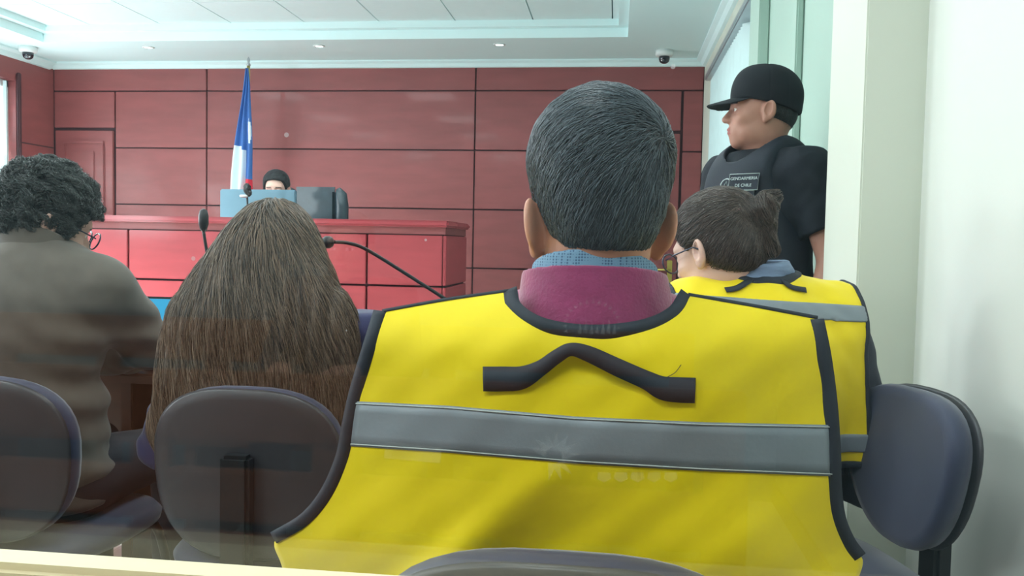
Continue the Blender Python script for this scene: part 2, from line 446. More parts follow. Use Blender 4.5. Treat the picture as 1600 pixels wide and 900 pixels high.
# right wall: near part, pilaster, far part with a window of vertical blinds
tag(MB().box((XRN, YG, 0), (1.0, 2.25, ZC)).build('wall_right', M['wall']), kind='structure')
tag(MB().box((XRN, YF, 0), (1.0, YG-0.001, ZC)).build('wall_gallery_right', M['gallery_wall']), kind='structure')
tag(MB().box((0.60, 2.25, 0), (1.0, 2.61, ZC), bev=0.004).build('wall_pilaster', M['pilaster']), kind='structure')
b = MB()
wy0, wy1, wz0, wz1 = 4.62, 6.75, 0.95, 2.44
b.box((XR, 2.61, 0), (1.0, wy0, ZC), mi=1); b.box((XR, wy1, 0), (1.0, YB, ZC), mi=0)
b.box((XR, wy0, 0), (1.0, wy1, wz0), mi=0); b.box((XR, wy0, wz1), (1.0, wy1, ZC), mi=0)
tag(b.build('wall_far_right', None, mats=[M['pilaster'], M['wall_teal']]), kind='structure')
tag(MB().box((XR-0.05, wy0-0.32, 0), (XR-0.0005, wy0-0.02, ZC-0.001), bev=0.006).box((XR-0.03, 3.5, 0), (XR-0.0005, 3.62, ZC-0.001), bev=0.006).build('trim_2', M['wall_teal']), kind='structure')
w = empty('window_4', (XR, (wy0+wy1)/2, wz0)); tag(w, kind='structure')
h = (wy1-wy0)/2
MB().box((-0.06, -h-0.06, wz1-wz0-0.01), (0.02, h+0.08, wz1-wz0+0.035), bev=0.008).build('window_rail', M['metal'], w)
fr = MB().box((0.04, -h, 0), (0.10, -h+0.06, 1.48), bev=0.004).box((0.04, h-0.06, 0), (0.10, h, 1.48), bev=0.004).box((0.04, -h+0.6, 0), (0.10, -h+0.65, 1.48)).box((0.04, -h, 0), (0.10, h, 0.05))
fr.build('window_frame', M['black_plastic'], w)
s = MB(); q = -h+0.42
while q < h-0.03:
    s.box((-0.035, q-0.003, 0.03), (0.045, q+0.003, 1.47), rot=Matrix.Rotation(-0.75, 3, 'Z')); q += 0.075
s.build('blind', M['blind'], w)
MB().box((0.12, -h, 0), (0.14, h, 1.49)).build('pane', material('dusk_pane', (90, 120, 130), 0.1), w)

# crown mouldings
prof = [(0, 0), (0.06, 0), (0.06, -0.012), (0.035, -0.028), (0.02, -0.055), (0, -0.06)]
b = MB().prism([(YB-u, ZC+v-0.0005) for u, v in prof], 'x', XL, XR)
tag(b.build('trim_3', M['ceiling']), kind='structure')
b = MB().prism([(XR-u*1.2, ZC+v*1.2-0.0005) for u, v in prof], 'y', 2.61, YB-0.06)
b.prism([(XRN-u*1.2, ZC+v*1.2-0.0005) for u, v in prof], 'y', YF, 2.25)
tag(b.build('trim_4', M['ceiling']), kind='structure')
tag(MB().prism([(XL+u*1.2, ZC+v*1.2-0.0005) for u, v in prof], 'y', YF, YB-0.06).build('trim_5', M['ceiling']), kind='structure')
tag(MB().box((XR-0.012, 2.61, 0), (XR-0.0005, YB-0.01, 0.09)).box((XRN-0.012, YF, 0), (XRN-0.0005, 2.249, 0.09)).build('baseboard_right', M['dark_wood']), kind='structure')
# glazed partition between gallery and court
w = w_glass = empty('window_5', (0, YG, 0)); tag(w, kind='structure')
MB().box((XL, -0.004, 0.965), (XRN, 0.004, ZC)).build('pane', M['glass'], w)
MB().box((XL, -0.085, 0.93), (XRN, -0.005, 0.973), bev=0.006).box((XL, 0.005, 0.93), (XRN, 0.03, 0.979), bev=0.004).build('window_sill', M['sill'], w)
MB().box((XL, -0.05, 0), (XRN, 0.02, 0.929)).build('panelling', M['dark_wood'], w)

# podium for the judge
tag(MB().box((-4.4, 5.0, 0.0005), (-0.9, YB-0.01, 0.2), bev=0.004).build('floor_podium', M['floor']), kind='structure')

# ------------------------------------------------------------------ judge's bench
T = empty('judge_bench', (-1.05, 5.2, 0.2), 0, 'long red wooden judge\'s bench in front of the panelled wall', 'bench')
LW = 2.75
b = MB().box((-LW, 0.03, 0), (-0.0, 0.28, 1.03), mi=1).box((-LW, 0.281, 0), (-LW+.05, 0.72, 1.03), mi=1).box((-.05, 0.281, 0), (0, 0.72, 1.03), mi=1)
zg = [0.0, 0.68, 1.0]
xg = [0, -0.48, -1.235, -2.05, -2.75]
for i in range(4):
    for (z0, z1) in ((0.0, 0.345), (0.345, 0.68), (0.68, 1.0)):
        b.box((xg[i+1]+0.006, 0.0, z0+0.006), (xg[i]-0.006, 0.035, z1-0.006), bev=0.004)
for (z0, z1) in ((0.0, 0.345), (0.345, 0.68), (0.68, 1.0)):
    b.box((-0.004, 0.006, z0+0.006), (0.018, 0.72, z1-0.006), bev=0.004)
b.build('bench_body', None, T, mats=[M['wood_bench'], M['groove']])
MB().box((-LW-0.02, -0.03, 1.045), (0.035, 0.30, 1.085), bev=0.012).box((-LW-0.02, 0.285, 1.045), (-LW+0.12, 0.76, 1.0848), bev=0.012).box((-0.12, 0.285, 1.045), (0.035, 0.76, 1.0848), bev=0.012).build('bench_top', M['wood_bench'], T)
MB().box((-LW+0.05, 0.281, 0.77), (-0.051, 0.66, 0.80), bev=0.004).build('inner_desk', M['wood_bench'], T)
MB().box((-LW, 0.015, 1.0), (0.01, 0.279, 1.045)).box((-.06, 0.28, 1.0), (0.01, 0.73, 1.045)).box((-LW, 0.28, 1.0), (-LW+.06, 0.73, 1.045)).build('shadow_strip', M['wood_red'], T)

# ------------------------------------------------------------------ ceiling fittings
def downlight(x, y):
    t = empty('ceiling_downlight', (x, y, ZC), 0, None, 'ceiling light', 'recessed downlights along the soffit')
    MB().lathe([(0.048, 0.0), (0.048, -0.005), (0.036, -0.008), (0.030, -0.002), (0.030, 0.0)]).build('trim_ring', M['white_plastic'], t)
    MB().lathe([(0.029, -0.0005), (0.029, -0.003), (0.0005, -0.0045)], n=20).build('lamp', M['lamp'], t)
    l = bpy.data.lights.new('beam', 'SPOT'); l.energy = 16; l.spot_size = 1.9; l.spot_blend = 0.8; l.shadow_soft_size = 0.03; l.color = (0.95, 1, 1)
    o = link(bpy.data.objects.new('beam', l), t); o.location = (0, 0, -0.02)
    return t
M['lamp'] = material('lit_lamp', (255, 255, 255), 0.5, emit=(235, 255, 255), estr=12)
for x, lab in ((-3.93, 'small round ceiling downlight left of the flag'), (-2.45, 'small round ceiling downlight right of the flag, above the judge'), (-0.965, 'small round ceiling downlight nearest the middle of the room')):
    downlight(x, 6.9)['label'] = lab
def dome_cam(x, y, label):
    t = empty('security_camera', (x, y, ZC), 0, label, 'security camera', 'dome cameras on the ceiling')
    MB().lathe([(0.072, 0.0), (0.072, -0.035), (0.062, -0.048), (0.045, -0.05)]).build('mount', M['white_plastic'], t)
    MB().lathe([(0.044, -0.045), (0.044, -0.07), (0.036, -0.092), (0.018, -0.104), (0.001, -0.107)]).build('dome', M['glassdome'], t)
dome_cam(0.345, 7.15, 'white dome security camera on the ceiling near the right wall')
dome_cam(-4.98, 6.85, 'white dome security camera on the ceiling at the left corner')
M['diffuser'] = material('lit_diffuser', (255, 255, 255), 0.5, emit=(228, 250, 255), estr=3.0)
def light_panel(x, y, z, power, group):
    side = {-4: 'near the left wall', -2: 'halfway across the room', 0: 'near the right wall'}[min((-4, -2, 0), key=lambda q: abs(q-x))]
    row = 'over the people' if y < 2.5 else ('above the desk' if y < 4.2 else 'in front of the bench')
    t = empty('ceiling_light', (x, y, z), 0, 'square panel in the tiled ceiling '+row+' '+side if y > 0 else 'square light panel over the public gallery '+side, 'ceiling light', group)
    MB().box((-0.3, -0.3, -0.012), (-0.27, 0.3, 0)).box((0.27, -0.3, -0.012), (0.3, 0.3, 0)).box((-0.27, -0.3, -0.012), (0.27, -0.27, 0)).box((-0.27, 0.27, -0.012), (0.27, 0.3, 0)).build('frame', M['white_plastic'], t)
    MB().box((-0.27, -0.27, -0.008), (0.27, 0.27, -0.001)).build('diffuser', M['diffuser'], t)
    l = bpy.data.lights.new('panel_lamp', 'AREA'); l.shape = 'SQUARE'; l.size = 0.54; l.energy = power; l.color = (0.93, 1.0, 1.0)
    o = link(bpy.data.objects.new('panel_lamp', l), t); o.location = (0, 0, -0.02)
for (x, y) in PANELS: light_panel(x+0.0, y, ZC+0.12, PANEL_POWER*(0.72 if x > -1 else 1.0), 'light panels in the courtroom ceiling')
for x in (-3.6, -2.0, -0.4): light_panel(x, -0.55, ZC, GALLERY_POWER, 'light panels over the gallery')

# ------------------------------------------------------------------ signed-distance modelling
def ell(c, r, rot=None):
    c = np.array(c, np.float32); r = np.array(r, np.float32)
    Rm = None if rot is None else np.array(rot, np.float32)
    def f(p):
        q = p-c
        if Rm is not None: q = q @ Rm        # world -> local (columns = axes)
        k0 = np.sqrt(((q/r)**2).sum(1)); k1 = np.sqrt(((q/(r*r))**2).sum(1))
        return k0*(k0-1.0)/np.maximum(k1, 1e-6)
    return f
def cone(a, b, ra, rb):
    a = np.array(a, np.float32); b = np.array(b, np.float32)
    ba = b-a; l2 = float(ba @ ba); rr = ra-rb; a2 = l2-rr*rr; il2 = 1.0/l2
    def f(p):
        pa = p-a; y = pa @ ba; z = y-l2
        x2 = ((pa*l2-y[:, None]*ba)**2).sum(1); y2 = y*y*l2; z2 = z*z*l2
        k = np.sign(rr)*rr*rr*x2
        d3 = (np.sqrt(np.maximum(x2*a2*il2, 0))+y*rr)*il2-ra
        dA = np.sqrt(x2+z2)*il2-rb; dB = np.sqrt(x2+y2)*il2-ra
        return np.where(np.sign(z)*a2*z2 > k, dA, np.where(np.sign(y)*a2*y2 < k, dB, d3))
    return f
def rbox(c, h, r, rot=None):
    c = np.array(c, np.float32); h = np.array(h, np.float32)-r
    Rm = None if rot is None else np.array(rot, np.float32)
    def f(p):
        q = p-c
        if Rm is not None: q = q @ Rm
        q = np.abs(q)-h
        return np.sqrt((np.maximum(q, 0)**2).sum(1))+np.minimum(q.max(1), 0)-r
    return f
def smin(a, b, k):
    h = np.maximum(k-np.abs(a-b), 0)/k
    return np.minimum(a, b)-h*h*k*0.25
def smax(a, b, k): return -smin(-a, -b, k)
def union(fs, k=0.02):
    def f(p):
        d = fs[0](p)
        for g in fs[1:]: d = smin(d, g(p), k)
        return d
    return f
def wob(p, s, seed=0.0):
    x, y, z = p[:, 0]*s+seed, p[:, 1]*s+seed*1.7, p[:, 2]*s-seed
    return (np.sin(x+1.7*np.sin(z*0.9+y))*np.cos(z*1.1+1.3*np.sin(x*0.7)) + 0.5*np.sin(2.3*x+1.9*z+np.sin(y*2.1)))/1.5

def mesh_sdf(f, lo, hi, h):
    """surface nets with block culling"""
    lo = np.array(lo, np.float64); hi = np.array(hi, np.float64)
    B = 6
    nb = np.maximum(1, np.ceil((hi-lo)/(h*B)).astype(int)); n = nb*B+1
    bc = [lo[i]+(np.arange(nb[i])+0.5)*B*h for i in range(3)]
    G = np.stack(np.meshgrid(*bc, indexing='ij'), -1).reshape(-1, 3).astype(np.float32)
    d = f(G).reshape(nb)
    act = np.abs(d) < B*h*0.87*1.9
    V = np.full(n, 1.0, np.float32)
    big = np.repeat(np.repeat(np.repeat(np.where(d < 0, -1.0, 1.0), B, 0), B, 1), B, 2)
    V[:-1, :-1, :-1] = big
    mask = np.zeros(n, bool)
    ia = np.argwhere(act)
    off = np.stack(np.meshgrid(*[np.arange(B+1)]*3, indexing='ij'), -1).reshape(-1, 3)
    for q in range(0, len(ia), 4000):
        idx = (ia[q:q+4000, None, :]*B+off[None]).reshape(-1, 3)
        mask[idx[:, 0], idx[:, 1], idx[:, 2]] = True
    I = np.argwhere(mask)
    for q in range(0, len(I), 400000):
        s = I[q:q+400000]
        V[s[:, 0], s[:, 1], s[:, 2]] = f((lo+s*h).astype(np.float32))
    V[0], V[-1], V[:, 0], V[:, -1], V[:, :, 0], V[:, :, -1] = [1.0]*6
    S = V < 0
    cs = [S[dx:n[0]-1+dx, dy:n[1]-1+dy, dz:n[2]-1+dz] for dx in (0, 1) for dy in (0, 1) for dz in (0, 1)]
    anyv = np.logical_or.reduce(cs); allv = np.logical_and.reduce(cs)
    C = np.argwhere(anyv & ~allv)
    cid = np.full(n-1, -1, np.int64); cid[C[:, 0], C[:, 1], C[:, 2]] = np.arange(len(C))
    acc = np.zeros((len(C), 3)); cnt = np.zeros(len(C))
    cor = [(dx, dy, dz) for dx in (0, 1) for dy in (0, 1) for dz in (0, 1)]
    for a in range(8):
        for b_ in range(a+1, 8):
            da, db = np.array(cor[a]), np.array(cor[b_])
            if np.abs(da-db).sum() != 1: continue
            va = V[C[:, 0]+da[0], C[:, 1]+da[1], C[:, 2]+da[2]]; vb = V[C[:, 0]+db[0], C[:, 1]+db[1], C[:, 2]+db[2]]
            m = (va < 0) != (vb < 0)
            t = va[m]/(va[m]-vb[m])
            acc[m] += da+(db-da)*t[:, None]; cnt[m] += 1
    verts = lo+(C+acc/np.maximum(cnt, 1)[:, None])*h
    quads = []
    for ax in range(3):
        sl0 = [slice(None)]*3; sl1 = [slice(None)]*3
        sl0[ax] = slice(0, -1); sl1[ax] = slice(1, None)
        E = np.argwhere(S[tuple(sl0)] != S[tuple(sl1)])
        u, v = (ax+1) % 3, (ax+2) % 3
        E = E[(E[:, u] > 0) & (E[:, v] > 0) & (E[:, u] < n[u]-1) & (E[:, v] < n[v]-1)]
        def cc(du, dv):
            e = E.copy(); e[:, u] += du; e[:, v] += dv
            return cid[e[:, 0], e[:, 1], e[:, 2]]
        qd = np.stack([cc(-1, -1), cc(0, -1), cc(0, 0), cc(-1, 0)], 1)
        flip = ~S[tuple(E.T)]
        qd[flip] = qd[flip][:, ::-1]
        quads.append(qd)
    Q = np.concatenate(quads)
    Q = Q[(Q >= 0).all(1)]
    return verts, Q

def sdf_obj(name, f, lo, hi, h, mat, parent=None, mats=None, classify=None, extra=None):
    v, q = mesh_sdf(f, lo, hi, h)
    if extra is not None:
        v2, q2 = extra; q = np.concatenate([q, q2+len(v)]); v = np.concatenate([v, v2])
    me = bpy.data.meshes.new(name)
    me.vertices.add(len(v)); me.vertices.foreach_set('co', v.astype(np.float32).ravel())
    me.loops.add(len(q)*4); me.loops.foreach_set('vertex_index', q.astype(np.int32).ravel())
    me.polygons.add(len(q)); me.polygons.foreach_set('loop_start', np.arange(0, len(q)*4, 4, dtype=np.int32))
    me.polygons.foreach_set('loop_total', np.full(len(q), 4, np.int32))
    for m in (mats or [mat]): me.materials.append(m)
    me.polygons.foreach_set('use_smooth', np.ones(len(q), bool))
    if classify is not None:
        me.polygons.foreach_set('material_index', classify(v[q].mean(1)).astype(np.int32))
    me.update(calc_edges=True); me.validate()
    return link(bpy.data.objects.new(name, me), parent)

def grad(f, p, e=0.002):
    g = np.stack([f(p+np.array(o, np.float32))-f(p-np.array(o, np.float32)) for o in ((e, 0, 0), (0, e, 0), (0, 0, e))], 1)
    return g/np.maximum(np.linalg.norm(g, axis=1, keepdims=True), 1e-6)

def strands(name, f, roots, flow, nseg, step, mat, parent, radius=0.0006, lift=0.0, curl=0.0, curlk=60.0, seed=1, lenvar=0.35, gravity=None, jitter=0.15):
    """hair strands that run along the surface f=0 following a flow field"""
    rng = np.random.default_rng(seed)
    p = roots.astype(np.float32).copy(); N = len(p)
    P = np.zeros((N, nseg+1, 3), np.float32)
    off = rng.normal(0, 1, (N, 3)).astype(np.float32)
    L = (1-lenvar*rng.random(N)).astype(np.float32)
    depth = (rng.random(N)*0.004-0.001).astype(np.float32)
    ph = rng.random(N)*6.28
    for k in range(nseg+1):
        d = f(p); g = grad(f, p)
        tgt = depth+lift*(k/nseg)
        p = p-g*(d-tgt)[:, None]
        t = k/nseg
        a = flow(p)+off*jitter
        a = a-g*(a*g).sum(1, keepdims=True)
        a /= np.maximum(np.linalg.norm(a, axis=1, keepdims=True), 1e-6)
        s = np.cross(g, a)
        c = curl*np.sin(curlk*t+ph)[:, None]*s+curl*0.6*np.cos(curlk*t+ph)[:, None]*g
        P[:, k] = p+c*min(1, k/2)
        p = p+a*(step*L)[:, None]
    hc = bpy.data.hair_curves.new(name)
    hc.add_curves([nseg+1]*N)
    hc.attributes['position'].data.foreach_set('vector', P.reshape(-1))
    ra = hc.attributes.get('radius') or hc.attributes.new('radius', 'FLOAT', 'POINT')
    rr = np.tile(radius*(1-0.75*(np.linspace(0, 1, nseg+1)**2)), N).astype(np.float32)
    ra.data.foreach_set('value', rr)
    hc.materials.append(mat)
    o = link(bpy.data.objects.new(name, hc), parent)
    o['kind'] = 'stuff'
    return o

def sample_surface(o, n, keep, seed=0):
    rng = np.random.default_rng(seed)
    me = o.data
    v = np.zeros(len(me.vertices)*3, np.float32); me.vertices.foreach_get('co', v); v = v.reshape(-1, 3)
    v = v[keep(v)]
    return v[rng.integers(0, len(v), n)]+rng.normal(0, 0.0015, (n, 3)).astype(np.float32)

# ------------------------------------------------------------------ people
def rotz(a): return np.array([[math.cos(a), -math.sin(a), 0], [math.sin(a), math.cos(a), 0], [0, 0, 1]])
def rotx(a): return np.array([[1, 0, 0], [0, math.cos(a), -math.sin(a)], [0, math.sin(a), math.cos(a)]])
def roty(a): return np.array([[math.cos(a), 0, math.sin(a)], [0, 1, 0], [-math.sin(a), 0, math.cos(a)]])

class Head:
    """head field; local frame looks along +y, origin between the ears"""
    def __init__(s, pos, yaw=0, pitch=0, roll=0, scale=(1, 1, 1), ears=1.0, jaw=1.0, ez=0.0):
        s.pos = np.array(pos, np.float32); s.R = (rotz(yaw) @ rotx(-pitch) @ roty(roll)).astype(np.float32); s.s = np.array(scale, np.float32)
        s.ears = ears
        cran = [ell((0, -0.012, 0.036), (0.077, 0.095, 0.090)), ell((0, -0.045, -0.004), (0.060, 0.058, 0.062)), ell((0, -0.02, 0.065), (0.068, 0.08, 0.054))]
        face = [ell((0, 0.03, -0.035), (0.060*jaw, 0.064, 0.085)), ell((0, 0.068, -0.095), (0.028*jaw, 0.022, 0.020)),
                ell((0.036*jaw, 0.02, -0.068), (0.026, 0.045, 0.03)), ell((-0.036*jaw, 0.02, -0.068), (0.026, 0.045, 0.03)),
                ell((0, 0.078, 0.022), (0.052, 0.014, 0.014)), ell((0.038, 0.062, -0.025), (0.022, 0.02, 0.018)), ell((-0.038, 0.062, -0.025), (0.022, 0.02, 0.018)),
                ell((0, 0.078, -0.062), (0.030, 0.018, 0.022))]
        s.cran = union(cran, 0.025); s.facef = union(face, 0.022)
        s.nose = union([cone((0, 0.086, 0.010), (0, 0.110, -0.026), 0.008, 0.0115), ell((0.011, 0.098, -0.030), (0.008, 0.011, 0.007)), ell((-0.011, 0.098, -0.030), (0.008, 0.011, 0.007))], 0.008)
        s.sock = [ell((0.032, 0.098, 0.002), (0.020, 0.016, 0.013)), ell((-0.032, 0.098, 0.002), (0.020, 0.016, 0.013))]
        s.eyes = [ell((0.032, 0.076, 0.001), (0.0135, 0.0135, 0.0125)), ell((-0.032, 0.076, 0.001), (0.0135, 0.0135, 0.0125))]
        s.lips = [ell((0, 0.095, -0.057), (0.023, 0.009, 0.0055)), ell((0, 0.093, -0.067), (0.019, 0.009, 0.006))]
        s.earf = []
        for sg in (-1, 1):
            Re = rotz(sg*0.50) @ roty(sg*0.12) @ rotx(0.12)
            outer = ell((sg*0.084, -0.014, -0.004+ez), (0.0085, 0.0205, 0.031), Re)
            lobe = ell((sg*0.078, -0.004, -0.032+ez), (0.0075, 0.009, 0.010))
            root = ell((sg*0.074, -0.004, -0.006+ez), (0.012, 0.012, 0.022))
            cav = ell((sg*0.0915, -0.009, 0.001+ez), (0.0085, 0.0115, 0.021), Re)
            s.earf.append((outer, lobe, root, cav))
    def loc(s, p): return ((p-s.pos) @ s.R)/s.s
    def to_world(s, q): return (np.array(q, float)*s.s) @ s.R.T+s.pos
    def skull(s, p): return s.cran(s.loc(p))*float(s.s.min())
    def full(s, p):
        q = s.loc(p)
        d = smin(s.cran(q), s.facef(q), 0.035)
        for e in s.sock: d = smax(d, -e(q), 0.012)
        for e in s.eyes: d = smin(d, e(q), 0.003)
        d = smin(d, s.nose(q), 0.010)
        for e in s.lips: d = smin(d, e(q), 0.005)
        d = smax(d, -ell((0, 0.106, -0.0617), (0.022, 0.010, 0.0016))(q), 0.002)
        if s.ears:
            for (o, l, r, c) in s.earf:
                e = smin(smin(o(q), l(q), 0.008), r(q), 0.012)
                e = smax(e, -c(q), 0.002)
                d = smin(d, e, 0.006)
        return d*float(s.s.min())
    def classify(s, P):
        q = s.loc(P.astype(np.float32)); m = np.zeros(len(q), int)
        lip = (np.abs(q[:, 0]) < 0.022) & (q[:, 1] > 0.088) & (q[:, 2] < -0.052) & (q[:, 2] > -0.073)
        m[lip] = 1
        for sg in (-1, 1):
            de = np.sqrt((q[:, 0]-sg*0.032)**2*0.5+(q[:, 2]-0.001)**2*2.2)
            ey = (de < 0.0085) & (q[:, 1] > 0.078) & (q[:, 1] < 0.096); m[ey] = 2
            ir = ey & (np.sqrt((q[:, 0]-sg*0.032)**2+(q[:, 2]-0.001)**2) < 0.0055); m[ir] = 3
            br = (np.abs(q[:, 0]-sg*0.034) < 0.019) & (q[:, 2] > 0.019) & (q[:, 2] < 0.0255) & (q[:, 1] > 0.068); m[br] = 4
        return m

def hand_f(wrist, d, nrm, side, curl=0.5, s=1.0):
    """palm, four fingers of different length with bends, thumb from the side of the palm"""
    w = np.array(wrist, float); d = np.array(d, float); d /= np.linalg.norm(d)
    n = np.array(nrm, float); n -= d*(n @ d); n /= np.linalg.norm(n); x = np.cross(d, n)*side
    pc = w+d*0.05*s
    fs = [rbox(pc, (0.040*s, 0.046*s, 0.015*s), 0.013*s, np.stack([x, d, n], 1))]
    out = []
    for k, (ox, ln) in enumerate(((-0.030, 0.078), (-0.010, 0.088), (0.010, 0.082), (0.029, 0.064))):
        a = w+d*0.092*s+x*ox*s; ang = 0.15
        seg = [0.45, 0.3, 0.25]; r = 0.0085*s
        for j in range(3):
            ang += curl*(0.5 if j == 0 else 0.8)
            b = a+(d*math.cos(ang)+n*math.sin(ang))*ln*seg[j]*s
            out.append(cone(a, b, r, r*0.9)); a = b; r *= 0.9
    a = w+d*0.03*s-x*0.034*s; b = a+(d*0.6-x*0.6+n*0.45)*0.04*s; c_ = b+(d*0.85-x*0.1+n*0.4)*0.035*s
    out += [cone(a, b, 0.013*s, 0.0105*s), cone(b, c_, 0.010*s, 0.0085*s)]
    F1 = union(fs, 0.01); 
    def f(p):
        dd = F1(p)
        for g in out: dd = smin(dd, g(p), 0.004)
        return dd
    return f

SEAT = dict(pelvis=(0, 0, .55), belly=(0, .01, .70), chest=(0, 0, .88), nb=(0, -.015, 1.05), sh=(.178, -.005, .985), el=(.235, .10, .72), wr=(.13, .34, .74),
            hip=(.09, .03, .545), kn=(.12, .44, .53), an=(.12, .42, .09), toe=(.13, .58, .035))
STAND = dict(pelvis=(0, 0, .96), belly=(0, .01, 1.11), chest=(0, .01, 1.30), nb=(0, -.02, 1.49), sh=(.185, -.01, 1.42), el=(.245, -.03, 1.13), wr=(.25, .07, .89),
             hip=(.09, 0, .92), kn=(.11, .02, .50), an=(.12, -.02, .09), toe=(.14, .15, .035))

def person(name, loc, rz, label, J, head, girth=1.0, width=1.0, skin_m=None, top=('shirt', None, 0.012), bottom=None, group=None,
           h_head=0.0035, h_body=0.011, h_cloth=0.007, short=False, neckcut=1.06, folds=0.004, foldk=22, dz=0.0, hand_curl=0.5, neck_r=0.054, mirror=None, foldf=None, trap=((0, 0, -.04), (.06, .05, .05))):
    """one continuous body mesh; clothing meshes as children"""
    j = {k: np.array(v, float) for k, v in J.items()}
    def P(n, sg=1):
        if mirror and (n, sg) in mirror: return np.array(mirror[(n, sg)], float)
        a = j[n].copy(); a[0] *= sg*width; return a
    g = girth
    hd = Head(head['pos'], head.get('yaw', 0), head.get('pitch', 0), head.get('roll', 0), head.get('scale', (1, 1, 1)), head.get('ears', 1), head.get('jaw', 1), head.get('ez', 0))
    torso = union([ell(j['pelvis'], (.165*g, .125*g, .12)), ell(j['belly'], (.148*g, .112*g, .15)), ell(j['chest'], (.165*width, .115*g, .17)),
                   ell((P('chest')+P('nb'))/2, (.15*width, .095*g, .10)),
                   ell(P('nb')+trap[0], trap[1]), cone(P('nb')-[0, 0, .03], P('sh', 1)*[.9, 1, 1], .05, .052), cone(P('nb')-[0, 0, .03], P('sh', -1)*[.9, 1, 1], .05, .052)], 0.06)
    headbase = hd.to_world((0, -.022, -.055))
    neck = cone(j['nb']-[0, 0, .03], headbase, neck_r*1.08, neck_r*0.98)
    arms = union([cone(P('sh', s), P('el', s), .053*g, .042*g) for s in (1, -1)]+[cone(P('el', s), P('wr', s), .041*g, .027) for s in (1, -1)], 0.01)
    legs = union([cone(P('hip', s), P('kn', s), .088*g, .058*g) for s in (1, -1)]+[cone(P('kn', s), P('an', s), .056*g, .038) for s in (1, -1)], 0.01)
    feet = union([cone(P('an', s)-[0, 0, .02], P('toe', s), .036, .028) for s in (1, -1)], 0.02)
    hands = []
    for s in (1, -1):
        dv = P('wr', s)-P('el', s)
        nn = np.array((-s*.3, 0, -1.0)) if abs(dv[2]) < .15 else np.array((-s*1.0, .25, 0))
        hands.append(hand_f(P('wr', s), dv, nn, s, hand_curl))
    def body(p):
        d = smin(torso(p), neck(p), 0.035); d = smin(d, arms(p), 0.035); d = smin(d, legs(p), 0.04); d = smin(d, feet(p), 0.02)
        for h in hands: d = smin(d, h(p), 0.012)
        return d
    hn = lambda p: smin(hd.full(p), neck(p), 0.03)
    allp = np.array([P(n, s) for n in ('sh', 'el', 'wr', 'hip', 'kn', 'an', 'toe') for s in (1, -1)])
    lo = allp.min(0)-0.22; hi = allp.max(0)+0.22; lo[2] = -0.02
    # coarse body up to the neck base, fine head and neck, joined under the collar
    zcut = j['nb'][2]+0.0
    hp = hd.pos
    ex = mesh_sdf(lambda p: smax(hn(p), (zcut-0.045)-p[:, 2], 0.004), hp-[.14, .17, .26], hp+[.14, .17, .17], h_head)
    hi2 = hi.copy(); hi2[2] = zcut+0.03
    bo = sdf_obj(name, lambda p: smax(body(p), p[:, 2]-(zcut-0.02), 0.01), lo, hi2, h_body, None, None,
                 mats=[skin_m, M['lip'], M['eye'], M['iris'], M['hb_black']], classify=hd.classify, extra=ex)
    bo.location = loc; bo.rotation_euler = (0, 0, rz)
    tag(bo, label, 'person', group)
    # top garment
    nm, tm, ofs = top
    cutp = [(P('el', s)*0.62+P('sh', s)*0.38, P('el', s)-P('sh', s)) for s in (1, -1)] if short else [(P('wr', s)*0.97+P('el', s)*0.03, P('wr', s)-P('el', s)) for s in (1, -1)]
    def topf(p):
        a = arms(p)
        for s, (c, dv) in zip((1, -1), cutp):
            dv = dv/np.linalg.norm(dv)
            a = np.where(p[:, 0]*s > 0, smax(a-ofs*0.3, ((p-c.astype(np.float32)) @ dv.astype(np.float32)), 0.006), a)
        a = smin(torso(p), a, 0.035)-ofs-folds*wob(p, foldk, 1.3)-folds*0.5*wob(p, foldk*2.2, 4.1)
        if foldf is not None: a = a-foldf(p)
        a = smax(a, p[:, 2]-neckcut, 0.012)
        return smax(a, j['pelvis'][2]-0.07-p[:, 2], 0.02)
    lo3 = lo.copy(); lo3[2] = j['pelvis'][2]-0.12
    to = sdf_obj(nm, topf, lo3, hi2+[0, 0, .08], h_cloth, tm, bo)
    # trousers and shoes
    def botf(p):
        a = smin(legs(p), smax(torso(p), p[:, 2]-(j['pelvis'][2]+0.04), 0.02), 0.04)-0.010-0.003*wob(p, 18, 2.0)
        return smax(a, 0.11-p[:, 2], 0.01)
    hi4 = hi.copy(); hi4[2] = j['pelvis'][2]+0.12
    sdf_obj('trousers', botf, lo, hi4, h_body, bottom or M['dark_cloth'], bo)
    for s in (1, -1):
        ff = union([cone(P('an', s)-[0, .02, .03], P('toe', s), .045, .036), cone(P('an', s), P('an', s)+[0, 0, .03], .045, .042)], 0.02)
        c = P('an', s)
        sdf_obj('shoe', lambda p, ff=ff: smax(ff(p), -p[:, 2]+0.002, 0.003), c-[.09, .12, .12], c+[.11, .25, .09], .007, M['shoe'], bo)
    bo['_'] = 0; del bo['_']
    return bo, hd, torso, arms, topf, j

def hair_shell(hd, thick, region, bump=0.0, bk=60, seed=0.0):
    """field of a hair cap over the skull"""
    def f(p):
        q = hd.loc(p)
        sk = smin(hd.cran(q), hd.facef(q)+0.006, 0.03)*float(hd.s.min())
        d = sk-thick-bump*wob(p, bk, seed)
        return smax(d, region(q)*float(hd.s.min()), 0.010)
    return f

def hairline(back=-0.055, side=0.015, front=0.066, burn=-0.005):
    ys = [-0.2, -0.055, -0.028, -0.018, 0.012, 0.026, 0.038, 0.06, 0.085, 0.2]
    zs = [back, back, back+0.02, side+0.02, side+0.02, burn, side+0.02, front-0.012, front, front]
    return lambda q: (np.interp(q[:, 1], ys, zs)-q[:, 2]).astype(np.float32)

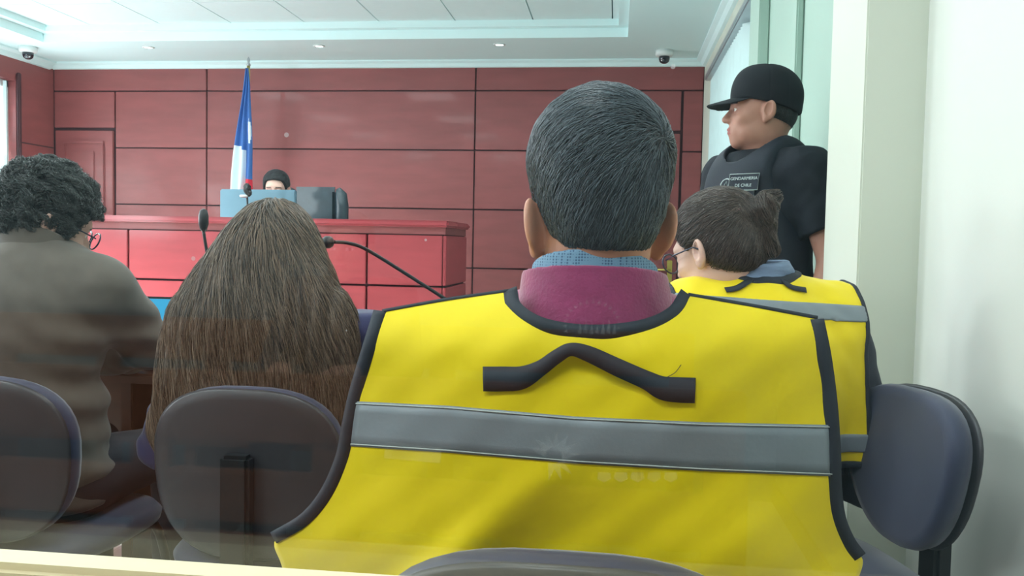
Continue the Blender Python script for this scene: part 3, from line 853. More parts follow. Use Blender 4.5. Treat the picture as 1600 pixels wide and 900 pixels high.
# ------------------------------------------------------------------ chairs
def office_chair(loc, rz, label, group='fabric visitor chairs', taper=0.10, shell='chair_shell', seatz=0.45, back_z=(0.55, 0.865), w=0.46, rim=None):
    t = empty('office_chair', loc, rz, label, 'chair', group)
    def outline(n=44, s=1.0, sh=1.0):
        zc = (back_z[0]+back_z[1])/2; hh = (back_z[1]-back_z[0])/2*sh
        out = []
        for k in range(n):
            a = 2*math.pi*k/n
            ca, sa = math.cos(a), math.sin(a)
            x = math.copysign(abs(ca)**0.72, ca)*w/2*s; z = math.copysign(abs(sa)**0.78, sa)*hh
            x *= 1.0-taper*(1-(z/hh+1)/2)**1.5
            out.append((x, zc+z))
        return out
    def pad(name, y0, y1, s, sh, mat, puff):
        o = outline(s=s, sh=sh); n = len(o); zc = (back_z[0]+back_z[1])/2
        b = MB(); rings = []
        def yy(x, z, y): return y + 0.55*x*x + 0.06*(z-zc)*-1
        for (sc, y) in ((0.0, y0-puff), (0.5, y0-puff*.9), (0.86, y0-puff*.45), (0.97, y0), (1.0, (y0+y1)/2), (0.97, y1), (0.86, y1+puff*.45), (0.5, y1+puff*.9), (0.0, y1+puff)):
            rings.append([b.bm.verts.new((x*sc, yy(x*sc, zc+(z-zc)*sc, y), zc+(z-zc)*sc)) for x, z in o] if sc > 0 else [b.bm.verts.new((0, yy(0, zc, y), zc))])
        for i in range(len(rings)-1):
            A, B = rings[i], rings[i+1]
            for k in range(n):
                if len(A) == 1: f = b.bm.faces.new((A[0], B[k], B[(k+1) % n]))
                elif len(B) == 1: f = b.bm.faces.new((A[k], B[0], A[(k+1) % n]))
                else: f = b.bm.faces.new((A[k], B[k], B[(k+1) % n], A[(k+1) % n]))
                f.smooth = True
        return b.build(name, mat, t)
    pad('back_shell', -0.232, -0.222, 1.0, 1.0, M[shell], 0.006)
    pad('backrest', -0.212, -0.172, 0.985, 1.0, M[rim or 'navy_fabric'], 0.012)
    b = MB(); rings = []
    for (sc, z) in ((0, seatz+.012), (0.6, seatz+.01), (0.93, seatz), (1.0, seatz-.02), (0.98, seatz-.04), (0.85, seatz-.055), (0, seatz-.055)):
        o = [(math.copysign(abs(math.cos(a))**.6, math.cos(a))*.235, math.copysign(abs(math.sin(a))**.6, math.sin(a))*.225+0.03) for a in [2*math.pi*k/40 for k in range(40)]]
        rings.append([b.bm.verts.new((x*sc, .03+(y-.03)*sc, z)) for x, y in o] if sc else [b.bm.verts.new((0, .03, z))])
    for i in range(len(rings)-1):
        A, B = rings[i], rings[i+1]
        for k in range(40):
            if len(A) == 1: f = b.bm.faces.new((A[0], B[k], B[(k+1) % 40]))
            elif len(B) == 1: f = b.bm.faces.new((A[k], B[0], A[(k+1) % 40]))
            else: f = b.bm.faces.new((A[k], B[k], B[(k+1) % 40], A[(k+1) % 40]))
            f.smooth = True
    b.build('seat', M['navy_fabric'], t)
    b = MB()
    b.box((-0.032, -0.275, 0.40), (0.032, -0.238, 0.70), bev=0.008); b.box((-0.035, -0.262, 0.375), (0.035, 0.05, 0.392), bev=0.004)
    b.build('bracket', M['black_plastic'], t)
    for sx in (-1, 1):
        for sy in (-1, 1):
            MB().tube(spline([(sx*.17, sy*.10+.02, .385), (sx*.20, sy*.17+.02, .36), (sx*.235, sy*.22+.02, .012)], 5), 0.012).lathe([(.015, 0), (.015, .02), (.012, .022)], (sx*.235, sy*.22+.02, 0), 12).build('leg', M['black_plastic'], t)
    return t

office_chair((-0.045, 1.085, 0), 0, 'dark chair behind the yellow vest, only its curved top edge in view', back_z=(0.50, 0.832))
office_chair((-0.775, 1.96, 0), 0, 'grey-backed chair the long-haired person sits on', back_z=(0.46, 0.836), w=0.44, rim='navy_fabric')
office_chair((-1.395, 1.96, 0), 0, 'grey-backed chair the person in the brown jacket sits on', back_z=(0.46, 0.836), w=0.44)
office_chair((0.395, 1.715, 0), math.radians(104), 'navy padded chair turned sideways against the right-hand wall', back_z=(0.575, 0.885), w=0.42, taper=0.38, seatz=0.54)

def kscale(J, k, piv, **over):
    out = {}
    for n, v in J.items():
        v = list(v)
        if v[2] > piv and n not in ('hip', 'kn'): v[2] = piv+(v[2]-piv)*k
        out[n] = tuple(v)
    out.update(over); return out

def ray_px(o, px, py):
    d = _f+_R*((px-800.0)/FPX)+_U*((450.0-py)/FPX)
    bpy.context.view_layer.update()
    mi = o.matrix_world.inverted()
    a = mi @ Vector(CAM); e = (mi.to_3x3() @ Vector(d)).normalized()
    hit, p, n, _ = o.ray_cast(a, e)
    if not hit: return None
    if n.dot(e) > 0: n = -n
    return np.array(p), np.array(n)

def ribbon_on(name, o, pts, half, mat, parent=None, lift=0.002, thick=0.0015, n=8):
    """strap lying on a garment: pts are (px, py[, lift]) seen points on it; result in o's local frame"""
    sp = spline([(p[0], p[1], p[2] if len(p) > 2 else 0.0, p[3] if len(p) > 3 else half) for p in pts], n)
    C_ = []
    for q in sp:
        h = ray_px(o, q[0], q[1])
        if h is not None: C_.append((h[0]+h[1]*(lift+q[2]), h[1], q[3]))
    rows = []
    for i, (c, nn, hw) in enumerate(C_):
        t = C_[min(i+1, len(C_)-1)][0]-C_[max(i-1, 0)][0]; t /= max(np.linalg.norm(t), 1e-6)
        s = np.cross(nn, t); s /= max(np.linalg.norm(s), 1e-6)
        rows.append([c+s*hw, c, c-s*hw])
    b = MB(); b.grid(rows)
    return b.build(name, mat, parent or o, solid=thick, off=0)

# ------------------------------------------------------------------ front man in the yellow vest
FX, FY = -0.025, 1.095
Jf = kscale(SEAT, 1.0, .55, sh=(.172, .0, .985), el=(.19, .17, .74), wr=(.12, .40, .78), nb=(0, -.03, 1.05))
bo, hd, torso, arms, topf, jf = person('person', (FX, FY, 0), 0, 'person seen from behind with greying dark hair, yellow vest over a maroon sweater', Jf,
    dict(pos=(0.0, -0.03, 1.192), yaw=math.radians(15), pitch=math.radians(2), scale=(.97, .98, 1.06), jaw=1.1, ez=-.014), skin_m=M['skin'], top=('sweater', M['maroon'], 0.010),
    h_head=0.003, h_cloth=0.006, neckcut=1.105, neck_r=0.050, folds=0.002, trap=((0, .0, -.035), (.135, .060, .078)))
for ch in list(bo.children):
    if ch.name.startswith('sweater'): sweater = ch
def ringcollar(name, off, z0, z1, mat, rr, tilt=0.25, cy=-.042, sq=0.98):
    def f(p):
        q = p-np.array([0, cy, 0], np.float32)
        rad = np.interp(p[:, 2], [1.03, 1.06, 1.09, 1.12, 1.16], rr).astype(np.float32)+0.0012*wob(p, 40, .7)
        r = np.sqrt(q[:, 0]**2+(q[:, 1]/sq)**2)
        d = np.abs(r-rad-off)-0.0028
        zt = z1-q[:, 1]*tilt
        d = smax(d, p[:, 2]-zt, 0.004)
        return smax(d, z0-p[:, 2], 0.003)
    return sdf_obj(name, f, (-.15, -.17, z0-.02), (.15, .12, z1+.03), 0.0028, mat, bo)
ringcollar('sweater_collar', 0.002, 1.06, 1.117, M['maroon'], [.104, .095, .087, .082, .080], tilt=0.15)
ringcollar('shirt_collar', 0.000, 1.07, 1.126, M['collar'], [.088, .083, .077, .073, .070], tilt=0.31)
# hair: swept from a whorl right of centre
reg = hairline(back=-0.046, side=0.0, front=0.068, burn=-0.01)
hf0 = hair_shell(hd, 0.011, reg, 0.0015, 70)
def hf(p):
    q = hd.loc(p)
    thin = np.clip((q[:, 2]+0.02)/0.08, 0, 1)*0.008         # tapers to stubble at the nape
    sk = hd.cran(q)
    d = sk-0.001-thin-0.0010*wob(p, 75, .3)-0.003*np.clip(q[:, 2]/.1, 0, 1)
    return smax(d, reg(q)*1.0, 0.008)
hm = sdf_obj('hair', hf, hd.pos-[.14, .17, .12], hd.pos+[.14, .17, .19], 0.003, M['hb_grey'], bo)
whorl = hd.to_world((0.045, -0.085, 0.075)).astype(np.float32)
def flow_f(p):
    d = p-whorl; r = np.linalg.norm(d, axis=1, keepdims=True)
    a = d/np.maximum(r, 1e-4)
    sw = np.cross(np.array([0, -1, 0.3], np.float32), a)
    return a+0.5*sw*np.exp(-r/0.06)+np.array([-0.25, 0, -0.55], np.float32)*np.clip((r-0.03)*8, 0, 1.2)
rt = sample_surface(hm, 26000, lambda v: (hd.loc(v)[:, 2] > -0.045), 3)
strands('hair_strands', hf, rt, flow_f, 7, 0.0075, M['hair_grey'], hm, radius=0.00045, curl=0.0006, seed=5, jitter=0.14)
rt = sample_surface(hm, 9000, lambda v: (hd.loc(v)[:, 2] < -0.01), 4)
strands('hair_stubble', hf, rt, lambda p: np.tile(np.array([0, -.1, -1], np.float32), (len(p), 1)), 3, 0.004, M['hair_grey'], hm, radius=0.0003, seed=6, jitter=0.3)

# the vest: a tabard hanging over back and shoulders
TOP = [(600, 487), (700, 469), (795, 455), (806, 486), (848, 510), (920, 522), (1000, 514), (1052, 492), (1075, 462), (1180, 480), (1275, 498)]
LEFT = [(600, 487), (578, 550), (560, 610), (549, 660), (538, 715), (515, 770), (480, 815), (431, 843), (440, 880), (452, 920), (462, 970)]
RIGHT = [(1275, 498), (1286, 560), (1295, 630), (1300, 700), (1302, 760), (1309, 810), (1324, 848), (1347, 874), (1338, 910), (1332, 940), (1326, 970)]
def poly_at(P, t):
    P = np.array(P, float); seg = np.r_[0, np.cumsum(np.linalg.norm(np.diff(P, axis=0), axis=1))]; seg /= seg[-1]
    return np.stack([np.interp(t, seg, P[:, 0]), np.interp(t, seg, P[:, 1])], -1)
def smooth_poly(P, n=10): return [tuple(q) for q in spline(P, n)]
def Yv(px, py):
    t = (px-915.0)/390.0
    y = 0.938+0.052*np.abs(t)**2.3
    y = y+0.045*np.clip((560-py)/100.0, 0, 1.2)**2
    y = y-0.010*np.exp(-((t-.42)/.26)**2-((py-600)/90)**2)-0.010*np.exp(-((t+.42)/.26)**2-((py-590)/90)**2)
    lo = np.clip((py-700)/260.0, 0, 1)
    y = y+0.016*lo
    # cloth folds: soft diagonals, stronger low down
    y = y+0.0042*np.sin((px*0.8+py*1.5)/72.0+1.2*np.sin(px/210.0))*(0.3+1.5*lo)
    y = y+0.0045*np.sin((px*1.1-py*0.9)/95.0+0.8*np.sin(py/90.0))*(0.4+1.1*lo)
    y = y-0.022*lo*np.exp(-(((px-760)+(py-820)*0.9)/55.0)**2)+0.014*lo*np.exp(-(((px-860)+(py-830)*1.1)/60.0)**2)
    y = y-0.010*lo*np.exp(-(((px-1180)-(py-820)*0.7)/70.0)**2)
    y = y+0.0012*np.sin(px/17.0+py/31.0)*np.sin(py/23.0)
    return y
ns, nv = 120, 90
topc = TOP[:3]; sc_ = smooth_poly(TOP[2:9], 8)
tl = poly_at(smooth_poly(TOP[:3], 6), np.linspace(0, 1, 36)); tm_ = poly_at(sc_, np.linspace(0, 1, 50)); trr = poly_at(smooth_poly(TOP[8:], 6), np.linspace(0, 1, 36))
top = np.concatenate([tl, tm_[1:-1], trr]); ns = len(top)
Lc = poly_at(smooth_poly(LEFT), np.linspace(0, 1, nv)); Rc = poly_at(smooth_poly(RIGHT), np.linspace(0, 1, nv))
bx = np.interp(np.linspace(0, 1, ns), [0, 1], [LEFT[-1][0], RIGHT[-1][0]]); bot = np.stack([bx, np.full(ns, 970.0)], -1)
u = np.linspace(0, 1, ns)
# column parameter follows the top curve's own x so that the scoop does not bunch the cloth
u = (top[:, 0]-top[0, 0])/(top[-1, 0]-top[0, 0]); bot[:, 0] = LEFT[-1][0]+u*(RIGHT[-1][0]-LEFT[-1][0])
v = np.linspace(0, 1, nv)
U_, V_ = u[:, None, None], v[None, :, None]
G = (1-V_)*top[:, None]+V_*bot[:, None]+(1-U_)*Lc[None]+U_*Rc[None]-((1-U_)*(1-V_)*top[0]+U_*(1-V_)*top[-1]+(1-U_)*V_*bot[0]+U_*V_*bot[-1])
W = atv(G[..., 0].ravel(), G[..., 1].ravel(), Yv(G[..., 0].ravel(), G[..., 1].ravel())).reshape(ns, nv, 3)
org = np.array([FX, FY, 0])
b = MB(); b.grid(W-org)
def shoulder(cols, flipx):
    rows = []
    for i in cols:
        p = W[i, 0]-org
        rows.append([p, p+[0, .012, -.003], p+[0, .04, -.010], p+[0, .08, -.022], p+[0, .12, -.045], p+[0, .15, -.07], p+[0, .165, -.16], p+[0, .17, -.30], p+[0, .165, -.42]])
    b.grid(rows)
shoulder(range(0, 36), 0); shoulder(range(ns-36, ns), 0)
bmesh.ops.remove_doubles(b.bm, verts=b.bm.verts, dist=0.0003)
vest = b.build('safety_vest', M['vest'], bo, solid=0.0022, off=0)
def ribbon_px(name, pts, half, mat, parent, lift=0.003, thick=0.002, n=8, inset=0.0, W2=None):
    """flat tape on the vest, half width in metres; optional per-point lift as 3rd value"""
    sp = spline([(p[0], p[1], p[2] if len(p) > 2 else 0.0, p[3] if len(p) > 3 else half) for p in pts], n)
    C_ = [at(q[0], q[1], float(Yv(np.float64(q[0]), np.float64(q[1])))-lift-q[2])-org for q in sp]
    rows = []
    for i, c in enumerate(C_):
        t = C_[min(i+1, len(C_)-1)]-C_[max(i-1, 0)]; t /= max(np.linalg.norm(t), 1e-6)
        nn = np.array([0, -1.0, 0.05]); s = np.cross(nn, t); s /= np.linalg.norm(s)
        hw = sp[i][3]
        rows.append([c+s*hw*(1+inset), c+nn*thick*.6, c-s*hw*(1-inset)])
    bb = MB(); bb.grid(rows)
    return bb.build(name, mat, parent, solid=thick, off=0)
def band(name, P0, P1, mat, parent, lift=0.0022, n=70, m=5):
    a = poly_at(P0, np.linspace(0, 1, n)); c_ = poly_at(P1, np.linspace(0, 1, n))
    rows = []
    for i in range(n):
        r = []
        for k in range(m):
            q = a[i]+(c_[i]-a[i])*k/(m-1)
            r.append(at(q[0], q[1], float(Yv(q[0], q[1]))-lift)-org)
        rows.append(r)
    bb = MB(); bb.grid(rows)
    return bb.build(name, mat, parent, solid=0.0012, off=0)
band('reflective_band', [(556, 627), (700, 634), (900, 651), (1100, 660), (1296, 664)], [(548, 697), (700, 707), (900, 724), (1100, 736), (1300, 744)], M['reflect'], vest)
for P0 in ([(556, 629.5), (700, 636.5), (900, 653.5), (1100, 662.5), (1296, 666.5)], [(548, 693), (700, 703), (900, 720), (1100, 732), (1300, 740)]):
    band('stitching', P0, [(x, y+1.6) for x, y in P0], M['thread'], vest, lift=0.0034, m=2)
ribbon_px('armhole_binding', [(594, 486), (575, 548), (556, 612), (545, 660), (534, 715), (510, 770), (476, 811), (428, 840)], 0.0078, M['binding'], vest)
ribbon_px('armhole_binding', [(1276, 499), (1288, 560), (1297, 630), (1302, 700), (1304, 760), (1310, 808), (1325, 845), (1343, 870)], 0.0078, M['binding'], vest)
ribbon_px('neck_binding', [(797, 452), (806, 482), (848, 508), (920, 519), (1000, 512), (1050, 491), (1073, 459)], 0.0082, M['binding'], vest)
for P0 in ([(598, 486.5), (700, 468.5), (795, 455)], [(1075, 461), (1180, 479), (1277, 497)]):
    ribbon_px('shoulder_binding', P0, 0.0022, M['binding'], vest, lift=0.001)
ribbon_px('hanging_loop', [(755, 592, 0, .0135), (785, 592, 0, .0135), (815, 590, .001, .0125), (845, 575, .005, .0085), (870, 557, .008, .0075), (892, 546, .010, .007), (920, 553, .009, .0085), (965, 574, .006, .0095), (1010, 594, .003, .010), (1035, 606, .001, .0125), (1060, 609, 0, .0135), (1086, 610, 0, .0135)], 0.012, M['binding'], vest, lift=0.0036)
MB().tube([at(x, y, float(Yv(x, y))-.004)-org for x, y in spline([(1043, 589), (1055, 582), (1064, 570)], 4)], 0.0004, 6).build('loose_thread', M['binding'], vest)

# ------------------------------------------------------------------ long-haired woman
WX, WY = -0.785, 1.93
Jw = kscale(SEAT, 0.86, .55, sh=(.188, -.005, .945), el=(.25, .12, .70), wr=(.13, .36, .76), nb=(0, -.01, .975))
bo, hd, torso, arms, topf, jf = person('person', (WX, WY, 0), 0, 'person seen from behind with very long brown hair and a navy blouse', Jw,
    dict(pos=(0.0, 0.01, 1.108), yaw=0, pitch=math.radians(12), scale=(.96, .96, .98)), skin_m=M['skin_pale'], top=('blouse', M['purple'], 0.012), neckcut=.99, neck_r=.048,
    h_head=.005, mirror={('sh', 1): (.212, -.005, .962), ('sh', -1): (-.160, -.005, .915), ('el', -1): (-.315, .06, .64), ('wr', -1): (-.17, .36, .76)}, folds=0.006)
mant = union([ell((0, -.01, 1.125), (.098, .112, .118)), ell((-.008, -.045, 1.045), (.150, .085, .12)), ell((.0, -.075, .97), (.215, .072, .11)), ell((-.005, -.085, .86), (.232, .064, .14)), ell((-.03, -.088, .72), (.228, .052, .15))], 0.07)
def wf(p):
    d = mant(p)
    ridge = np.sin(p[:, 0]*95+3*np.sin(p[:, 2]*7)+2*np.sin(p[:, 0]*31))*0.5+np.sin(p[:, 0]*190+2*np.sin(p[:, 2]*11))*0.3
    d = d-0.0035*ridge*np.clip((1.16-p[:, 2])*8, 0, 1)
    # open at the face
    face = np.sqrt((p[:, 0]/.07)**2+((p[:, 1]-.13)/.09)**2+((p[:, 2]-1.06)/.11)**2)-1
    d = smax(d, -face*.07, .01)
    bot_ = .60+.02*np.sin(p[:, 0]*60)+.012*np.sin(p[:, 0]*170)
    return smax(d, bot_-p[:, 2], .01)
hm = sdf_obj('hair', wf, (-.34, -.2, .56), (.32, .16, 1.27), 0.0055, M['hb_brown'], bo)
def flow_w(p):
    o = np.zeros_like(p); top_ = np.clip((p[:, 2]-1.13)*14, 0, 1)
    o[:, 0] = p[:, 0]*(1.5+6*top_)*np.clip((p[:, 2]-.80)*4, 0.05, 1); o[:, 2] = -1+0.5*top_; o[:, 1] = -0.25*top_
    o[:, 0] += 0.09*np.sin(p[:, 2]*26+p[:, 0]*18)
    return o
rt = sample_surface(hm, 17000, lambda v: (v[:, 1] < .07) & (v[:, 2] > .75), 7)
strands('hair_strands', wf, rt, flow_w, 16, 0.017, M['hair_brown'], hm, radius=0.0007, lift=0.004, curl=0.0045, curlk=11, seed=8, jitter=0.07)

# ------------------------------------------------------------------ man in the brown jacket
LX, LY = -1.41, 1.96
Jl = kscale(SEAT, 1.0, .55, sh=(.160, .02, 1.015), el=(.195, .17, .87), wr=(.0, .40, .80), nb=(0, -.0, 1.095), chest=(0, -.01, .92))
def jfold(p):
    w = np.clip((p[:, 0]-.06)*8, 0, 1)
    return 0.006*np.sin((p[:, 2]*1.0+p[:, 0]*0.45)*78+1.5*np.sin(p[:, 0]*16))*w*np.clip((1.04-p[:, 2])*8, 0, 1)+0.005*np.sin(p[:, 2]*42+1.4*np.sin(p[:, 0]*9))*np.clip((.93-p[:, 2])*8, 0, 1)
bo, hd, torso, arms, topf, jf = person('person', (LX, LY, 0), 0, 'person in a brown-grey jacket with curly dark hair and glasses, bending forward', Jl,
    dict(pos=(0.005, 0.035, 1.186), yaw=math.radians(-38), pitch=math.radians(24), roll=math.radians(6), scale=(1.03, 1.03, 1.0)), skin_m=M['skin_pale'], top=('jacket', M['jacket'], 0.02), neckcut=1.158, neck_r=.058,
    h_head=.004, h_cloth=.006, folds=0.0035, foldk=16, foldf=jfold, mirror={('wr', 1): (-.12, .33, .80)})
regl = hairline(back=-0.07, side=-0.035, front=0.06, burn=-0.03)
def lf(p):
    q = hd.loc(p)
    sk = smin(hd.cran(q), hd.facef(q)+0.006, 0.03)
    d = sk-0.014-0.007*wob(p, 85, .3)-0.004*wob(p, 170, 2.3)
    return smax(d, regl(q), 0.02)
hm = sdf_obj('hair', lf, hd.pos-[.16, .17, .14], hd.pos+[.16, .17, .19], 0.0035, M['hb_curly'], bo)
rt = sample_surface(hm, 9000, lambda v: v[:, 2] > -9, 9)
crl = hd.to_world((0, -.03, .12)).astype(np.float32)
strands('hair_strands', lf, rt, lambda p: (p-crl)*6+np.array([0, 0, -.4], np.float32)+0.8*np.stack([np.sin(p[:, 2]*90), np.cos(p[:, 0]*80), np.sin(p[:, 0]*85+p[:, 1]*60)], 1), 14, 0.005, M['hair_curly'], hm, radius=0.0009, lift=0.009, curl=0.006, curlk=13, seed=10, jitter=0.3)
def eyeglasses(hd, bo, w=0.034, h=0.022):
    b = MB()
    for sg in (-1, 1):
        ringp = [hd.to_world((sg*.034+math.cos(a)*w*.86, .112-.10*abs(sg*.034+math.cos(a)*w*.8)**1.0*.25, .0+math.sin(a)*h)) for a in [2*math.pi*k/24 for k in range(25)]]
        b.tube(ringp, 0.0019, 8, caps=False)
        b.tube([hd.to_world(x) for x in ((sg*.063, .100, .006), (sg*.079, .06, .008), (sg*.086, .0, .010), (sg*.085, -.025, -.004))], 0.0018, 8)
    b.tube([hd.to_world(x) for x in ((-.007, .112, .004), (0, .114, .007), (.007, .112, .004))], 0.0016, 8)
    t = b.build('eyeglasses', M['glasses'], bo); return t
eyeglasses(hd, bo)
# jacket collar
def jc(p):
    q = p-np.array([0, .002, 0], np.float32); r = np.sqrt(q[:, 0]**2+(q[:, 1]/.95)**2)
    rad = np.interp(p[:, 2], [1.10, 1.13, 1.17], [.094, .080, .074])
    return smax(smax(np.abs(r-rad)-.004, p[:, 2]-(1.168-np.clip(q[:, 1]+.05, 0, 1)*.5), .004), 1.09-p[:, 2], .003)
sdf_obj('jacket_collar', jc, (-.14, -.14, 1.08), (.14, .14, 1.19), .0035, M['jacket'], bo)

# ------------------------------------------------------------------ woman with the bun, second yellow vest
PX_, PY_, PR = 0.315, 1.90, math.radians(14)
hw_ = at(1121, 388, 1.885); R_ = rotz(-PR); hl = R_ @ (hw_-np.array([PX_, PY_, 0]))
Jp = kscale(SEAT, 0.97, .55, sh=(.158, -.01, .985), el=(.262, -.03, .64), wr=(.18, .22, .64), nb=(-.02, .005, 1.035))
bo, hd, torso, arms, topf, jf = person('person', (PX_, PY_, 0), PR, 'person with dark hair tied in a bun and blue glasses, in the smaller yellow vest', Jp,
    dict(pos=tuple(hl-np.array([0, 0, .008])), yaw=math.radians(33), pitch=math.radians(16), scale=(.93, .93, .94)), skin_m=M['skin_pale'], top=('sleeves', M['charcoal'], 0.012), neckcut=1.05, neck_r=.048, h_head=.003, folds=.004)
def pv(p):
    d = smin(torso(p), arms(p), .05)-.036-.003*wob(p, 20, .8)-.002*wob(p, 44, 3)
    hw = np.interp(p[:, 2], [.6, .75, .95, 1.06], [.235, .205, .184, .184])
    d = smax(d, np.abs(p[:, 0]+.018)-hw-.014, .006)
    d = smax(d, .70-p[:, 2], .006)
    nk = np.sqrt((p[:, 0]+.02)**2/.085**2+(p[:, 1]-.005)**2/.085**2)-1
    return smax(d, -smax(nk*.085, 1.02-p[:, 2], .01), .006)
pvo = sdf_obj('safety_vest', pv, (-.30, -.24, .62), (.30, .26, 1.14), .005, M['vest'], bo)
sdf_obj('reflective_band', lambda p: smax(pv(p)-.0035, np.abs(p[:, 2]-1.030+.05*p[:, 0])-.017, .001), (-.30, -.24, .96), (.30, .26, 1.08), .004, M['reflect'], pvo)
sdf_obj('reflective_band', lambda p: smax(pv(p)-.0035, np.abs(p[:, 2]-.752)-.020, .001), (-.31, -.26, .71), (.31, .28, .80), .004, M['reflect'], pvo)
def pbind(p):
    hw = np.interp(p[:, 2], [.6, .75, .95, 1.06], [.235, .205, .184, .184])
    return smax(pv(p)-.0040, -(np.abs(p[:, 0]+.018)-hw-.014+.008), .001)
for sg in (-1, 1): sdf_obj('armhole_binding', lambda p, sg=sg: smax(smax(pbind(p), .71-p[:, 2], .002), -p[:, 0]*sg, .001), (-.30, -.26, .64), (.30, .28, 1.15), .004, M['binding'], pvo)
sdf_obj('hem_binding', lambda p: smax(pv(p)-.0038, p[:, 2]-.712, .001), (-.31, -.26, .67), (.31, .28, .74), .004, M['binding'], pvo)
def pneck(p):
    nk = np.sqrt((p[:, 0]+.02)**2/.085**2+(p[:, 1]-.005)**2/.085**2)-1
    return smax(smax(pv(p)-.0038, np.abs(nk)*.085-.012, .001), 1.03-p[:, 2], .001)
sdf_obj('neck_binding', pneck, (-.16, -.14, 1.0), (.14, .14, 1.15), .0035, M['binding'], pvo)
ribbon_on('hanging_loop', pvo, [(1133, 455), (1150, 452), (1165, 444), (1185, 431), (1205, 424), (1218, 436), (1235, 450), (1258, 455)], .0065, M['binding'], pvo, lift=.004)
def scarf(p):
    q = p-np.array([-.022, .005, 0], np.float32); r = np.sqrt(q[:, 0]**2+q[:, 1]**2)
    rad = np.interp(p[:, 2], [1.04, 1.09, 1.13], [.092, .080, .070])+.003*np.sin(p[:, 2]*170+q[:, 0]*30)
    return smax(smax(np.abs(r-rad)-.006, p[:, 2]-1.122-.1*q[:, 0], .006), 1.03-p[:, 2], .003)
sdf_obj('shirt_collar', scarf, (-.14, -.14, 1.0), (.12, .14, 1.15), .0035, M['shirt_blue'], bo)
eyeglasses(hd, bo, .034, .023)
regp = hairline(back=-0.062, side=0.0, front=0.062, burn=0.01)
bun = hd.to_world((0.0, -0.118, 0.062)).astype(np.float32)
bf = union([ell(bun+[.020, -.005, .004], (.024, .026, .034)), cone(bun+[.02, 0, 0], bun+[.040, -.01, -.085], .020, .009), cone(bun+[.01, 0, 0], bun+[.042, -.005, .030], .018, .012)], .015)
def pf_(p):
    q = hd.loc(p)
    sk = smin(hd.cran(q), hd.facef(q)+0.006, 0.03)
    d = smax(sk-0.013-0.0012*wob(p, 80, .3), regp(q), 0.012)
    return smin(d, bf(p)-.003*wob(p, 90, 2), .018)
hm = sdf_obj('hair', pf_, hd.pos-[.2, .24, .14], hd.pos+[.24, .17, .17], 0.0035, M['hb_dbrown'], bo)
def flow_p(p):
    d = bun-p; r = np.linalg.norm(d, axis=1, keepdims=True)
    return np.where(r > .045, d/np.maximum(r, 1e-4)+np.array([0, 0, .15], np.float32), np.array([.4, -.2, -.9], np.float32))
rt = sample_surface(hm, 15000, lambda v: v[:, 2] > -9, 11)
strands('hair_strands', pf_, rt, flow_p, 9, 0.008, M['hair_dark_brown'], hm, radius=0.0005, lift=0.001, curl=0.0008, curlk=9, seed=12, jitter=0.1)

# ------------------------------------------------------------------ guard
GX, GY, GR = 0.462, 2.90, math.radians(126)
hw_ = at(1190, 176, 2.90); hl = rotz(-GR) @ (hw_-np.array([GX, GY, 0]))
Jg = kscale(STAND, 0.965, .96, sh=(.180, -.01, 1.395), nb=(0, -.02, 1.445), el=(.255, -.05, 1.12), wr=(.26, .05, .88))
bo, hd, torso, arms, topf, jf = person('person', (GX, GY, 0), GR, 'uniformed guard standing by the pillar in a black cap and black body armour, in profile', Jg,
    dict(pos=tuple(hl), yaw=math.radians(88)-GR, pitch=math.radians(-2), scale=(1.02, 1.02, 1.03)), skin_m=M['skin_tan'], top=('shirt', M['black_cloth'], 0.018), neckcut=1.47, neck_r=.060, short=True, h_head=.0028, girth=1.05, bottom=M['black_cloth'])
def gv(p):
    d = torso(p)-.034-.003*wob(p, 14, .5)
    hw = np.interp(p[:, 2], [.95, 1.15, 1.30, 1.40, 1.5], [.21, .20, .155, .135, .12])
    d = smax(d, np.abs(p[:, 0])-hw, .02)
    d = smax(d, .98-p[:, 2], .01)
    nk = np.sqrt(p[:, 0]**2/.085**2+(p[:, 1]-.03)**2/.10**2)-1
    return smax(d, -smax(nk*.085, 1.40-p[:, 2], .02), .01)
gvo = sdf_obj('body_armour', gv, (-.28, -.24, .92), (.28, .26, 1.56), .006, M['vest_black'], bo)
sdf_obj('pouch', rbox((.075, .165, 1.10), (.045, .03, .07), .01), (-.0, .10, 1.0), (.15, .22, 1.2), .005, M['vest_black'], gvo)
sdf_obj('pouch', rbox((-.055, .170, 1.10), (.05, .03, .07), .01), (-.13, .10, 1.0), (.03, .23, 1.2), .005, M['vest_black'], gvo)
# cap
def capf(p):
    q = hd.loc(p)
    d = hd.cran(q)-.014
    d = smax(d, np.interp(q[:, 1], [-.2, -.1, .05, .2], [-.012, -.002, .036, .040]).astype(np.float32)-q[:, 2], .004)
    crownf = smin(ell((0, -.015, .055), (.082, .102, .093))(q), ell((0, .035, .078), (.058, .056, .062))(q), .03)
    d = smin(d, smax(crownf, .030-q[:, 2], .004), .02)
    d = smax(d, -(hd.cran(q)-.006), .002)
    bt_ = ell((0, -.01, .145), (.007, .007, .005))(q)
    d = smin(d, bt_, .003)
    seam = np.minimum(np.abs(q[:, 0]), np.abs(q[:, 1]+.01))
    return d+.0012*np.exp(-(seam/.0025)**2)
cp = sdf_obj('cap', capf, hd.pos-[.15, .17, .08], hd.pos+[.15, .17, .19], .003, M['cap'], bo)
def visor(p):
    q = hd.loc(p)
    sheet = np.abs(q[:, 2]-(.047-.32*(q[:, 1]-.07)-4.2*q[:, 0]**2))-.0022
    out = np.sqrt((q[:, 0]/.076)**2+((q[:, 1]-.075)/.098)**2)-1
    inn = hd.cran(q)-.004
    return smax(smax(sheet, out*.08, .003), -inn, .002)
sdf_obj('visor', visor, hd.pos-[.2, .2, .06], hd.pos+[.2, .2, .14], .0028, M['cap'], cp)
